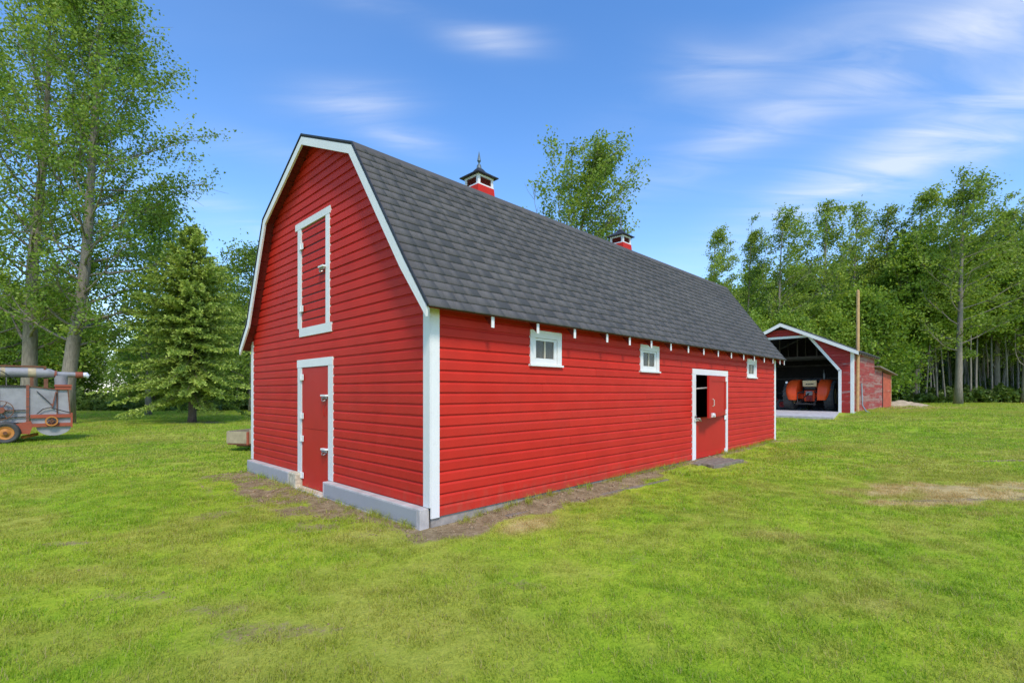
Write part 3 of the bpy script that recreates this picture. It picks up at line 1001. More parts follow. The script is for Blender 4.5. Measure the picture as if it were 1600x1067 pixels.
def latch(parent, c, plane):
    """white hood over a steel bolt and staple"""
    def P(a, out, z): return (c[0] - out, c[1] + a, c[2] + z) if plane == 'x' else (c[0] + a, c[1] - out, c[2] + z)
    sgn = -1 if plane == 'x' else 1
    mb = MB()
    p, q = P(-.085, 0, .015), P(.085, .055, .045)
    mb.box(tuple(min(i, j) for i, j in zip(p, q)), tuple(max(i, j) for i, j in zip(p, q)))
    o = mb.build('latch', M['metal_white'], parent, bevel=.006)
    m2 = MB(); m2.tube([P(-.08, .03, -.005), P(.08, .03, -.005)], .013, 8)
    m2.tube([P(.05, .0, -.02), P(.05, .045, -.03), P(.02, .05, -.055), P(-.02, .045, -.05), P(-.03, .01, -.03)], .008, 6)
    m2.build('bolt', M['metal_grey'], o)


# ---- gable door (two leaves in a white frame)
fr = MB().box((-.030, 2.392, 1.962), (-.001, 3.691, 2.088)).build('door_frame', M['white'], barn)
MB().box((-.0275, 2.392, .232), (-.001, 2.545, 1.960)).build('jamb', M['white'], fr)
MB().box((-.0275, 3.515, -.004), (-.001, 3.672, 1.960)).build('jamb', M['white'], fr)
up_ = MB().box((-.018, 2.552, .972), (-.003, 3.508, 1.953)).build('door', M['door_red'], barn, label='upper leaf of the gable door')
lo_ = MB().box((-.0185, 2.552, .028), (-.003, 3.508, .966)).build('door', M['door_red'], barn, label='lower leaf of the gable door')
for zz, p in ((1.80, up_), (1.17, up_), (.80, lo_), (.20, lo_)): hinge(p, (-.031, 3.49, zz), 'x', .15, .10)
latch(up_, (-.022, 2.625, 1.475), 'x'); latch(lo_, (-.022, 2.625, .66), 'x')
MB().tube([(-.022, 2.66, 1.37), (-.045, 2.66, 1.35), (-.045, 2.66, 1.22), (-.022, 2.66, 1.2)], .008, 6).build('handle', M['door_red'], up_)

# ---- loft door
lf = MB().box((-.032, 2.47, 4.245), (-.001, 3.76, 4.355)).build('loft_frame', M['white'], barn)
MB().box((-.032, 2.434, 2.465), (-.001, 3.60, 2.605)).build('rail', M['white'], lf)
MB().box((-.0295, 2.50, 2.607), (-.001, 2.625, 4.243)).build('jamb', M['white'], lf)
MB().box((-.0295, 3.535, 2.607), (-.001, 3.665, 4.243)).build('jamb', M['white'], lf)
ld = MB().box((-.004, 2.63, 2.61), (-.001, 3.53, 4.24)).build('loft_door', M['red_shaded'], barn)
z = Z0
while z < 4.24:
    if z + STEP > 2.62:
        a, b = max(z, 2.612), min(z + STEP, 4.238)
        if b - a > .03:
            bo = siding_board(ld, 'x', a, b, 2.635, 3.525, 2.635, 3.525, M['red'], -.003)
    z += STEP
for zz in (3.94, 2.92): hinge(ld, (-.033, 3.50, zz), 'x', .15, .10)
latch(ld, (-.03, 2.69, 3.44), 'x')

# ---- windows on the long wall
for (x0, x1) in WINS:
    w = MB()
    z0, z1 = WZ
    w.box((x0, -.030, z1 - .105), (x1, -.001, z1))
    w.box((x0, -.0285, z0 + .022), (x0 + .095, -.001, z1 - .107)).box((x1 - .095, -.0285, z0 + .022), (x1, -.001, z1 - .107))
    win = w.build('window', M['white'], barn)
    MB().box((x0 - .018, -.055, z0 - .008), (x1 + .018, -.001, z0 + .020)).build('sill', M['white'], win)
    a, b, c, d = x0 + .098, x1 - .098, z0 + .024, z1 - .109
    sx = MB()
    sx.box((a, -.012, c), (b, .02, c + .085)).box((a, -.012, d - .032), (b, .02, d)).box((a, -.0115, c + .087), (a + .035, .02, d - .034)).box((b - .06, -.0115, c + .087), (b, .02, d - .034))
    sx.build('sash', M['white'], win)
    mx = (a + .035 + b - .06) / 2
    MB().box((mx - .012, -.008, c + .087), (mx + .012, .016, d - .034)).build('muntin', M['sill_wood'], win)
    MB().box((a + .036, .004, c + .088), (mx - .013, .008, d - .035)).build('pane', M['glass'], win)
    MB().box((mx + .013, .004, c + .088), (b - .061, .008, d - .035)).build('pane', M['glass'], win)

# ---- dutch door of the long wall, upper leaf ajar
df = MB().box((6.815, -.032, 1.935), (8.765, -.001, 2.06)).build('door_frame', M['white'], barn)
MB().box((6.815, -.0295, .10), (6.985, -.001, 1.933)).build('jamb', M['white'], df)
MB().box((8.632, -.0295, .06), (8.765, -.001, 1.933)).build('jamb', M['white'], df)
lo2 = MB().box((6.99, -.020, .115), (8.627, .012, 1.0)).build('door', M['door_red'], barn, label='lower leaf of the long wall door')
MB().box((6.99, -.034, .118), (8.627, -.0215, .22)).build('rail', M['door_red'], lo2)
hinge(lo2, (8.60, -.034, .16), 'y', .17, .12); hinge(lo2, (8.60, -.034, .955), 'y', .15, .11)
# ajar leaf modelled closed, then swung about its hinge edge
AJ = R(9)
def swing(q):
    p = Vector((8.628, -.034, 0)); v = Vector(q) - p
    v = Matrix.Rotation(AJ, 3, 'Z') @ v
    v.z -= .018 * max(0, min(1, -v.x / 1.6))
    return v + p
class SW_(MB):
    def build(s, *a, **k):
        s.v = [tuple(swing(q)) for q in s.v]; return MB.build(s, *a, **k)
u2 = SW_().box((6.995, -.034, 1.02), (8.625, -.006, 1.925)).build('door', M['door_red'], barn, label='upper leaf of the long wall door standing ajar')
for a, b in (((6.995, -.048, 1.02), (8.625, -.0345, 1.13)), ((6.995, -.048, 1.81), (8.625, -.0345, 1.925)), ((6.995, -.0475, 1.135), (7.22, -.0345, 1.805)), ((8.44, -.0475, 1.135), (8.625, -.0345, 1.805))):
    SW_().box(a, b).build('rail', M['door_red'], u2)
SW_().tube([(7.33, -.035, 1.42), (7.33, -.07, 1.40), (7.33, -.07, 1.28), (7.33, -.035, 1.26)], .011, 6).build('handle', M['sill_wood'], u2)
SW_().box((7.16, -.075, 1.03), (7.33, -.0485, 1.12)).tube([(7.24, -.075, 1.07), (7.24, -.11, 1.07)], .045, 10).build('latch', M['metal_white'], u2)
hinge(u2, (8.60, -.050, 1.86), 'y', .14, .11); hinge(u2, (8.60, -.050, 1.09), 'y', .14, .11)
lt = MB().box((6.88, -.06, .93), (7.16, -.0325, .995)).build('latch', M['metal_white'], lo2, bevel=.006)
MB().tube([(6.90, -.06, 1.0), (6.92, -.085, .99), (7.0, -.095, .965), (7.10, -.09, .93)], .016, 8).tube([(6.91, -.035, 1.0), (6.91, -.06, 1.045), (6.93, -.065, 1.05)], .012, 6).build('bolt', M['metal_grey'], lt)
MB().tube([(6.7, .16, 1.60), (8.6, .20, 1.68)], .02, 8).build('inside_rail', M['metal_white'], barn)

# ---- cupolas on the ridge
def cupola(cx, cy=3.09):
    b = .212
    body = MB()
    z0, z1 = 5.835, 6.015
    for sx in (-1, 1):
        for sy in (-1, 1):
            body.box((cx + sx * b - .03 * (sx > 0) - .03 * (sx < 0) * 0 - (.03 if sx > 0 else 0), cy + sy * b - (.06 if sy > 0 else 0), z0), (cx + sx * b + (.06 if sx < 0 else 0) + 0, cy + sy * b + (.06 if sy < 0 else 0), z1))
    body.box((cx - b - .006, cy - b - .006, z0 - .028), (cx + b + .006, cy + b + .006, z0 + .0))
    body.box((cx - b - .003, cy - b - .003, z1 - .035), (cx + b + .003, cy + b + .003, z1 + .01))
    cu = body.build('cupola', M['white'], barn)
    bs = .245; ba = .222
    MB().add([(cx - bs, cy - bs, 5.50), (cx + bs, cy - bs, 5.50), (cx + bs, cy + bs, 5.50), (cx - bs, cy + bs, 5.50), (cx - ba, cy - ba, 5.806), (cx + ba, cy - ba, 5.806), (cx + ba, cy + ba, 5.806), (cx - ba, cy + ba, 5.806)],
             [(0, 3, 2, 1), (4, 5, 6, 7), (0, 1, 5, 4), (1, 2, 6, 5), (2, 3, 7, 6), (3, 0, 4, 7)]).build('base_box', M['red'], cu)
    for k in range(5):
        zz = z0 + .012 + k * .028
        for (dx, dy) in ((-1, 0), (0, -1), (1, 0), (0, 1)):
            q = b - .022
            m_ = MB()
            if dx: m_.box((cx + dx * q - .012, cy - b + .062, zz), (cx + dx * q + .012, cy + b - .062, zz + .008), Matrix.Rotation(R(38 * dx), 3, 'Y'))
            else: m_.box((cx - b + .062, cy + dy * q - .012, zz), (cx + b - .062, cy + dy * q + .012, zz + .008), Matrix.Rotation(R(-38 * dy), 3, 'X'))
            m_.build('louvre_slat', M['louvre'], cu)
    MB().box((cx - b + .045, cy - b + .045, z0 + .001), (cx + b - .045, cy + b - .045, z1 - .036)).build('louvre_back', M['dark_in'], cu)
    h = .292
    roofm = MB()
    prof = [(h, 6.022), (h, 6.044), (.20, 6.10), (.10, 6.17), (.055, 6.235)]
    vs = []; fs = []
    for (q, zz) in prof: vs += [(cx - q, cy - q, zz), (cx + q, cy - q, zz), (cx + q, cy + q, zz), (cx - q, cy + q, zz)]
    for i in range(len(prof) - 1):
        for j in range(4): fs.append((4 * i + j, 4 * i + (j + 1) % 4, 4 * i + 4 + (j + 1) % 4, 4 * i + 4 + j))
    fs += [(3, 2, 1, 0), (16, 17, 18, 19)]
    roofm.add(vs, fs).build('cap_roof', M['cap_metal'], cu)
    MB().tube([(cx, cy, 6.22), (cx, cy, 6.30), (cx, cy, 6.34), (cx, cy, 6.355), (cx, cy, 6.375), (cx, cy, 6.40), (cx, cy, 6.60)], [.062, .045, .022, .014, .022, .040, .004], 10).build('finial', M['patina'], cu, smooth=True)


cupola(3.5); cupola(8.97)

# ------------------------------------------------------------------ machine shed
SX, SY, SZ = 25.47, .29, .53
shed = thing('machine_shed', 'smaller open-fronted red shed with white trim and worn side wall', 'shed', (SX, SY, SZ))
# local frame: x away along the shed, y across, z up
SH, SP, SWD, SLN = 3.04, 4.60, 6.34, 5.85
front = [(.0, 0), (0, SH), (SWD / 2, SP - .08), (SWD, SH), (SWD, 0), (SWD - .55, 0), (SWD - .55, 2.12), (SWD - 1.87, 3.88), (1.87, 3.88), (.55, 2.12), (.55, 0)]
fw = MB()
fw.prism([(0, -.1), (.55, -.1), (.55, 2.12), (0, 2.12)], 0, .002, .12).prism([(0, 2.121), (.55, 2.121), (1.87, 3.88), (1.87, 3.97), (0, SH)], 0, .002, .12)
fw.prism([(1.871, 3.881), (SWD - 1.871, 3.881), (SWD - 1.871, 3.97), (SWD / 2, SP - .1), (1.871, 3.97)], 0, .002, .12)
fw.prism([(SWD - .55, 2.121), (SWD, 2.121), (SWD, SH), (SWD - 1.87, 3.97), (SWD - 1.87, 3.88)], 0, .002, .12).prism([(SWD - .55, -.1), (SWD, -.1), (SWD, 2.12), (SWD - .55, 2.12)], 0, .002, .12)
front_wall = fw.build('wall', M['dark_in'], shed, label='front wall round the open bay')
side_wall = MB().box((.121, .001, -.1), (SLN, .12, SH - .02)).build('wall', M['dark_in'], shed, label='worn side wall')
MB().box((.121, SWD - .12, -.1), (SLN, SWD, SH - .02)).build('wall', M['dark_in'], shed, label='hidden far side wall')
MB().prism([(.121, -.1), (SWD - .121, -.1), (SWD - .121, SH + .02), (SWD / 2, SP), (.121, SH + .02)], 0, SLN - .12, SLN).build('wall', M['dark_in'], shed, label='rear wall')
MB().box((.0, .13, -.2), (SLN - .13, SWD - .13, .03)).build('floor', M['concrete'], shed)


def shed_board(parent, plane, z0, z1, pts, mat):
    pr = [(0, z0), (.018, z0), (.018, z0 + (z1 - z0) * .8), (.004, z1 - .002), (0, z1 - .002)]
    vs = []
    for e in (0, 1):
        for (o_, z_) in pr:
            t = (z_ - z0) / (z1 - z0); q = pts[e][0] + (pts[e][1] - pts[e][0]) * t
            vs.append((-o_, q, z_) if plane == 'x' else (q, -o_, z_))
    n = len(pr)
    return MB().add(vs, [tuple(range(n)), tuple(range(n, 2 * n))[::-1]] + [(i, n + i, n + (i + 1) % n, (i + 1) % n) for i in range(n)]).build('siding_board', mat, parent)


hs = .155
z = .0
def shed_open(z):      # half opening edge y at height z
    if z < 2.12: return .55
    if z < 3.88: return .55 + 1.32 * (z - 2.12) / 1.76
    return None
def shed_top(z): return 0 if z < SH - .05 else (z - SH + .05) / (SP - SH) * (SWD / 2) * 1.03
while z < SP - .22:
    z1 = z + hs
    if z < 3.80:
        zt = min(z1, 3.88)
        if shed_open(zt - .001) - shed_top(zt) > .12:
            shed_board(front_wall, 'x', z, zt, ((max(.115, shed_top(z)), max(.115, shed_top(zt))), (shed_open(z) - .01, shed_open(zt - .001) - .01)), M['shed_red'])
            shed_board(front_wall, 'x', z, zt, ((SWD - shed_open(z) + .01, SWD - shed_open(zt - .001) + .01), (SWD - max(.115, shed_top(z)), SWD - max(.115, shed_top(zt)))), M['shed_red'])
    else:
        a0, a1 = shed_top(z), shed_top(z1)
        if SWD - 2 * a1 > .1:
            shed_board(front_wall, 'x', max(z, 3.985), max(z1, 4.02), ((a0, a1), (SWD - a0, SWD - a1)), M['shed_red'])
    z = z1
z = .06
while z < SH - .05:
    xc = random.uniform(1.5, 4.4)
    for (p, q) in ((.115, xc), (xc + .003, SLN)):
        shed_board(side_wall, 'y', z, min(z + hs, SH - .03), ((p, p), (q, q)), M['shed_side'])
    z += hs
MB().box((-.022, -.022, -.02), (-.0185, .113, SH + .02)).box((-.0225, -.0225, -.02), (.0, .0, SH + .02)).build('corner_board', M['white'], shed)
MB().box((.001, -.0235, -.02), (.112, -.0185, SH + .02)).build('corner_board', M['white'], shed)
def front_trim(p, q, w, nm='opening_trim'):
    MB().bar((-.030, p[0], p[1]), (-.030, q[0], q[1]), .02, w, up=(0, -(q[1] - p[1]), q[0] - p[0])).build(nm, M['white'], shed)
front_trim((.545, -.02), (.545, 2.125), .13); front_trim((.553, 2.10), (1.885, 3.875), .125); front_trim((1.84, 3.915), (SWD - 1.84, 3.915), .12)
front_trim((SWD - .553, 2.10), (SWD - 1.885, 3.875), .125); front_trim((SWD - .545, -.02), (SWD - .545, 2.125), .13)
# roof planes with front overhang, rake boards, rafter tails
ov = .27
for s in (0, 1):
    f = (lambda y: y) if s == 0 else (lambda y: SWD - y)
    z_at = lambda y: SP + .04 - (SWD / 2 - y) * (SP - SH) / (SWD / 2)
    MB().prism([(f(-ov), z_at(-ov)), (f(SWD / 2), z_at(SWD / 2)), (f(SWD / 2), z_at(SWD / 2) + .05), (f(-ov), z_at(-ov) + .05)], 0, -.30, SLN + .25).build('roof_panel', M['shed_roof'], shed)
    MB().prism([(f(-ov), z_at(-ov) - .13), (f(SWD / 2 - .001), z_at(SWD / 2) - .15), (f(SWD / 2 - .001), z_at(SWD / 2) + .03), (f(-ov), z_at(-ov) + .045)], 0, -.335, -.302).build('rake_board', M['white'], shed)
    for x in np.arange(.35, SLN, .6):
        MB().prism([(f(-ov + .02), z_at(-ov) - .005), (f(.0), z_at(0) - .005), (f(.0), z_at(0) - .11), (f(-ov + .02), z_at(-ov) - .10)], 0, x - .025, x + .025).build('rafter_tail', M['old_wood'], shed)
# trusses and girts inside
for x in (2.9, 4.6):
    t = MB()
    t.bar((x, .13, SH - .05), (x, SWD - .13, SH - .05), .05, .14)
    for y in (1.2, 2.2, 3.17, 4.1, 5.1):
        t.bar((x, y, SH - .05), (x, y, SP - abs(y - SWD / 2) * (SP - SH) / (SWD / 2) - .06), .05, .09)
    t.build('truss', M['beam'], shed)
for z in (.9, 1.8, 2.6): MB().box((SLN - .18, .2, z), (SLN - .121, SWD - .2, z + .1)).build('girt', M['beam'], shed)
# lean-to at the rear
LT0, LT1 = SLN, 12.06
lt = MB().prism([(LT0 + .01, -.1), (8.66, -.1), (8.66, 2.36), (LT0 + .01, 2.46)], 1, .003, .10).build('lean_to', M['dark_in'], shed, label='low lean-to behind the main shed')
z = .05
while z < 2.35:
    shed_board(lt, 'y', z, min(z + hs, 2.37), ((LT0 + .02, LT0 + .02), (8.62, 8.62)), M['shed_side']); z += hs
MB().prism([(LT0, 2.44), (LT1 + .9, 2.14), (LT1 + .9, 2.19), (LT0, 2.53)], 1, -.30, 5.2).build('roof_panel', M['old_wood'], lt)
for k in range(5):
    a = 8.72 + k * .66
    MB().box((a, -.03, .06), (a + .652, .01, 2.22 - k * .018), ).build('door_plank', M['orange_door'], lt)
MB().box((8.74, -.055, 1.05), (12.0, -.031, 1.17)).build('rail', M['orange_door'], lt)
MB().box((8.63, -.05, -.05), (8.71, .05, 2.32)).build('post', M['dark_in'], lt)
MB().box((12.03, -.05, -.05), (12.16, .06, 2.2)).build('post', M['pole_wood'], lt)
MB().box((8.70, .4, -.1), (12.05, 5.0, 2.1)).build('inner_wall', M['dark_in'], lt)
MB().box((.1, -.05, -.25), (8.65, .0, .055)).build('foundation', M['concrete'], shed)

# concrete apron in front of the shed
ap = MB()
aq = [(21.55, .35), (21.9, 6.6), (25.60, 6.6), (25.60, .88)]
ap.add([(x, y, gz(x, y) - .15) for x, y in aq] + [(x, y, float(g_smooth(x, y)) + (.10 if x < 23 else .045)) for x, y in aq], [(3, 2, 1, 0), (4, 5, 6, 7), (0, 1, 5, 4), (1, 2, 6, 5), (2, 3, 7, 6), (3, 0, 4, 7)])
tag(ap.build('pavement', M['concrete']), 'pale concrete apron in front of the open shed', None, None, 'structure')

# pole and pipe by the shed
px_, py_ = 26.0, .165
pole = MB().tube([(px_, py_ + .05, .4), (px_, py_ + .03, 3.5), (px_ + .02, py_ + .02, 6.55)], [.088, .082, .072], 10).tube([(px_ + .02, py_ + .02, 6.55), (px_ + .02, py_ + .02, 6.62)], [.072, .03], 10).build('wooden_pole', M['pole_wood'], smooth=True)
tag(pole, 'tall bare tan wooden pole standing beside the shed side wall', 'pole')
pp = MB().tube([(26.15, .06, 2.0), (26.1, .02, .9), (26.1, -.12, .62), (26.15, -.30, .52)], .035, 8).build('drain_pipe', M['metal_grey'], smooth=True)
tag(pp, 'short grey pipe bent out at the foot of the shed wall', 'pipe')

# sandy heap behind the shed
def heap(name, cx, cy, a, b, h, seed, mat, rot=0):
    n = 40; V = []; F = []
    for i in range(n + 1):
        for j in range(n + 1):
            u, v = i / n * 2 - 1, j / n * 2 - 1
            r = math.hypot(u, v); c, s = math.cos(R(rot)), math.sin(R(rot))
            x = cx + a * u * c - b * v * s; y = cy + a * u * s + b * v * c
            q = max(0, 1 - r) ** 1.1
            V.append((x, y, float(g_smooth(x, y)) - .06 + h * q * (.6 + .9 * float(fbm(np.array([x * 1.2]), np.array([y * 1.2]), seed)[0]))))
    for i in range(n):
        for j in range(n): F.append((i * (n + 1) + j, (i + 1) * (n + 1) + j, (i + 1) * (n + 1) + j + 1, i * (n + 1) + j + 1))
    me = raw_mesh(name, np.array(V), np.array(F), mat); me.polygons.foreach_set('use_smooth', [True] * len(F))
    return link(bpy.data.objects.new(name, me))
tag(heap('soil_heap', 40.2, .2, 3.4, 1.5, .50, 5, M['sand'], -35), 'low heap of sandy soil beyond the shed door', 'soil heap')

# planks and doorstep by the barn
pk = MB().box((.95, -.43, -.06), (4.75, -.36, .022), Matrix.Rotation(R(-3.4), 3, 'Z')).build('plank', M['old_wood'], bevel=.006)
tag(pk, 'long grey plank half sunk in the bare soil along the barn', 'plank')
ds = thing('doorstep', 'old flat board step lying on soil below the open barn door', 'doorstep', (7.25, -.36, .055))
for k in range(4):
    y = -.30 + k * .17
    MB().box((-.70 + .10 * k * (k % 2) - .05 * k, y, -.05), (.62 - .06 * k, y + .15, .03 + .006 * (k % 2)), Matrix.Rotation(R(-5 + k * 2.0), 3, 'Z')).build('plank', M['old_wood'], ds, bevel=.008)

# loose clods and stones
def clods():
    r = np.random.default_rng(9); V = []; F = []
    ico_v = np.array([(0, 0, 1), (.9, 0, .25), (.28, .86, .3), (-.72, .53, .2), (-.72, -.53, .25), (.28, -.86, .2), (0, 0, -.7)])
    ico_f = np.array([(0, 1, 2), (0, 2, 3), (0, 3, 4), (0, 4, 5), (0, 5, 1), (6, 2, 1), (6, 3, 2), (6, 4, 3), (6, 5, 4), (6, 1, 5)])
    xy = np.concatenate([np.stack([r.uniform(-.1, 6, 2600), -np.abs(r.normal(0, .38, 2600))], 1), np.stack([-.14 - np.abs(r.normal(0, .7, 3000)), r.uniform(-.2, 5.9, 3000)], 1),
                         np.stack([r.uniform(6, 12.6, 500), -np.abs(r.normal(0, .15, 500))], 1), np.stack([r.normal(-2.3, .6, 500), r.normal(-.4, 1.3, 500)], 1)])
    m = dirt_mask(xy[:, 0], xy[:, 1]); xy = xy[m > r.uniform(.1, .75, len(m))]
    z = g(xy[:, 0], xy[:, 1])
    sz = r.uniform(.004, .014, len(xy)) * (1 + 1.6 * (r.uniform(0, 1, len(xy)) > .95))
    for i, (p, q) in enumerate(zip(xy, z)):
        a = r.uniform(0, 6.28); c, s = math.cos(a), math.sin(a)
        v = ico_v * sz[i] * r.uniform(.7, 1.3, (7, 3)); v = np.stack([v[:, 0] * c - v[:, 1] * s, v[:, 0] * s + v[:, 1] * c, v[:, 2] * .8], 1) + (p[0], p[1], q)
        V.append(v); F.append(ico_f + 7 * i)
    me = raw_mesh('soil_clods', np.concatenate(V), np.concatenate(F), M['clod'])
    tag(link(bpy.data.objects.new('gravel', me)), 'loose clods and small stones strewn by the barn walls', 'gravel', None, 'stuff')
clods()

# ------------------------------------------------------------------ tractor
def tyre(mb, c, axis, ro, w, ri, n=28):
    h = w / 2
    mb.ring(c, axis, [(ri, -h * .75), (ri + (ro - ri) * .5, -h), (ro - .04, -h * .92), (ro - .015, -h * .5), (ro, 0), (ro - .015, h * .5), (ro - .04, h * .92), (ri + (ro - ri) * .5, h), (ri, h * .75)], n)


def lugs(mb, c, ro, w, n=20):
    for i in range(n):
        a = 2 * math.pi * i / n
        for s in (-1, 1):
            a0 = a + (0 if s > 0 else math.pi / n)
            p = Vector((c[0] + s * .02, c[1] + math.cos(a0) * (ro + .005), c[2] + math.sin(a0) * (ro + .005)))
            a1 = a0 + .16
            q = Vector((c[0] + s * w * .48, c[1] + math.cos(a1) * (ro - .01), c[2] + math.sin(a1) * (ro - .01)))
            mb.bar(p, q, .05, .05, up=(0, math.cos(a0), math.sin(a0)))


tloc = EYE[:2] + FWD[:2] * 26.6 + RIGHT[:2] * (1267 - 800) / FPX * 26.6
tr = thing('orange_tractor', 'orange farm tractor with two broad fenders parked inside the shed, seen from behind', 'tractor', (tloc[0], tloc[1], SZ + .03), R(-90))
# local: x right, y forward (away), z up
for s in (-1, 1):
    m_ = MB(); tyre(m_, (s * .96, 0, .78), (1, 0, 0), .78, .46, .42); lugs(m_, (s * .96, 0, .78), .78, .46)
    w_ = m_.build('rear_wheel', M['rubber'], tr)
    MB().ring((s * .96, 0, .78), (1, 0, 0), [(.06, -.05), (.41, -.14), (.43, -.16), (.43, .16), (.41, .14), (.06, .05)], 24).build('rim', M['cream'], w_)
    fd = MB()
    n = 14; rows = []
    xi, xo = s * .50, s * 1.06
    for i in range(n + 1):
        a = R(-12 + i * 140 / n)
        nar = .16 * max(0, 1 - i / 4) ** 1.5
        for thick in (0, .03):
            row = []
            for (t, rr) in ((0, .91), (.45, .915), (.72, .90), (.88, .86), (.97, .79), (1, .72)):
                x = xi + (xo - s * nar - xi) * t; q = rr - thick
                row.append((x, -math.cos(a) * q, .76 + math.sin(a) * q))
            rows.append(row)
    k_ = len(rows[0]); vs = [p for row in rows for p in row]; fs = []
    for i in range(n):
        for j in range(k_ - 1):
            o1, o2 = (2 * i) * k_, (2 * i + 2) * k_
            fs.append((o1 + j, o1 + j + 1, o2 + j + 1, o2 + j))
            fs.append((o1 + k_ + j, o2 + k_ + j, o2 + k_ + j + 1, o1 + k_ + j + 1))
    for i in (0, n):
        for j in range(k_ - 1): fs.append((2 * i * k_ + j, 2 * i * k_ + k_ + j, 2 * i * k_ + k_ + j + 1, 2 * i * k_ + j + 1))
    for i in range(n):
        for j in (0, k_ - 1): fs.append((2 * i * k_ + j, (2 * i + 2) * k_ + j, (2 * i + 3) * k_ + j, (2 * i + 1) * k_ + j))
    fd.add(vs, fs)
    arc_ = [(-math.cos(R(-12 + i * 140 / n)) * .885, .76 + math.sin(R(-12 + i * 140 / n)) * .885) for i in range(n + 1)]
    fd.prism([(.25, .75)] + arc_, 0, xi - .01, xi + .01)
    f_ = fd.build('fender', M['orange'], tr, smooth=True)
    if s < 0: MB().tube([(s * .98, -.80, 1.52), (s * .98, -.74, 1.52)], .06, 12).build('work_lamp', M['lamp'], f_)
    m_ = MB(); tyre(m_, (s * .66, 2.25, .42), (1, 0, 0), .42, .2, .24); fwv = m_.build('front_wheel', M['rubber'], tr)
    MB().ring((s * .66, 2.25, .42), (1, 0, 0), [(.05, -.04), (.235, -.07), (.24, .07), (.05, .04)], 20).build('rim', M['cream'], fwv)
MB().tube([(-.70, 0, .76), (.70, 0, .76)], .15, 12).box((-.26, -.30, .50), (.26, .9, 1.08)).build('transmission', M['orange'], tr, bevel=.03)
MB().box((-.30, .9, .72), (.30, 2.55, 1.42)).box((-.32, .95, 1.42), (.32, 2.5, 1.5)).build('hood', M['orange'], tr, bevel=.05)
MB().box((-.62, 2.15, .36), (.62, 2.35, .46)).box((-.1, 2.1, .40), (.1, 2.4, .75)).build('front_axle', M['dark_metal'], tr)
seat = MB().box((-.26, -.12, 1.10), (.26, .34, 1.20)).box((-.28, -.20, 1.16), (.28, -.10, 1.34)).build('seat', M['dark_metal'], tr, bevel=.03)
MB().box((-.33, -.27, 1.29), (.33, -.215, 1.62), Matrix.Rotation(R(8), 3, 'X')).build('back_panel', M['cream'], tr, bevel=.015, label='cream panel with a dark worn marking')
for k, (a, b) in enumerate(((-.18, -.11), (-.09, -.03), (-.01, .05), (.07, .12), (.13, .19))):
    MB().box((a, -.283, 1.40), (b, -.27, 1.45)).build('marking', M['dark_metal'], tr)
MB().box((-.27, -.272, 1.53), (.27, -.255, 1.585)).build('marking', M['old_wood'], tr)
MB().box((-.40, .6, 1.60), (.40, .75, 1.72)).build('dash_cowl', M['dark_metal'], tr, bevel=.02)
MB().ring((0, .5, 1.66), (0, -.45, 1), [(.20, -.014), (.23, -.014), (.23, .014), (.20, .014)], 20).tube([(0, .5, 1.66), (0, .75, 1.3)], .02, 6).build('steering_wheel', M['dark_metal'], tr)
MB().tube([(.30, 1.5, 1.45), (.30, 1.5, 2.05)], .045, 10).tube([(.30, 1.5, 1.75), (.30, 1.5, 2.0)], .06, 10).tube([(.30, 1.5, 2.05), (.33, 1.42, 2.25)], .03, 8).build('exhaust_stack', M['metal_grey'], tr)
hb = MB()
hb.bar((-.30, -.25, .60), (-.42, -1.05, .36), .06, .10).bar((.30, -.25, .60), (.38, -1.0, .34), .06, .10).bar((0, -.28, .95), (-.12, -.8, .72), .05)
hb.bar((-.25, -.3, 1.02), (-.5, -.62, .95), .05, .07).bar((.25, -.3, 1.02), (.5, -.62, .95), .05, .07).bar((-.5, -.62, .95), (-.42, -.9, .40), .035).bar((.5, -.62, .95), (.38, -.86, .38), .035)
hb.box((-.06, -1.1, .36), (.06, .2, .41)).bar((-.50, -.92, .38), (.45, -.92, .36), .06)
hb.build('hitch', M['dark_metal'], tr)
MB().tube([(0, -.30, .62), (0, -.46, .62)], .05, 10).box((-.14, -.34, .52), (.14, -.30, .80)).build('drive_shaft_guard', M['implement_red'], tr)
MB().box((-.16, -.40, .82), (.16, -.30, 1.04)).tube([(-.10, -.42, .98), (.12, -.42, 1.0)], .05, 8).build('hydraulic_block', M['metal_grey'], tr, bevel=.02)
MB().box((.42, -.34, .86), (.60, -.05, 1.14)).build('tool_box', M['orange'], tr, bevel=.02)

iloc = EYE[:2] + FWD[:2] * 27.9 + RIGHT[:2] * (1219 - 800) / FPX * 27.9
im = thing('wheeled_implement', 'low red wheeled implement in the shed left of the tractor', 'implement', (iloc[0], iloc[1], SZ + .03), R(30))
for s in (-1, 1):
    m_ = MB(); tyre(m_, (s * .32, 0, .30), (1, 0, 0), .30, .14, .16, 18); q = m_.build('wheel', M['rubber'], im)
    MB().ring((s * .32, 0, .30), (1, 0, 0), [(.03, -.03), (.155, -.05), (.155, .05), (.03, .03)], 16).build('rim', M['implement_red'], q)
MB().bar((-.32, 0, .3), (.32, 0, .3), .05).bar((0, 0, .3), (.1, -1.1, .42), .07).bar((-.3, -.5, .34), (.5, -.55, .34), .07).bar((-.3, -.5, .34), (-.25, -.5, .08), .04).bar((.1, -.52, .34), (.12, -.52, .06), .04).bar((.45, -.55, .34), (.47, -.55, .06), .04).bar((0, 0, .3), (-.1, .3, .75), .05).build('frame', M['implement_red'], im)

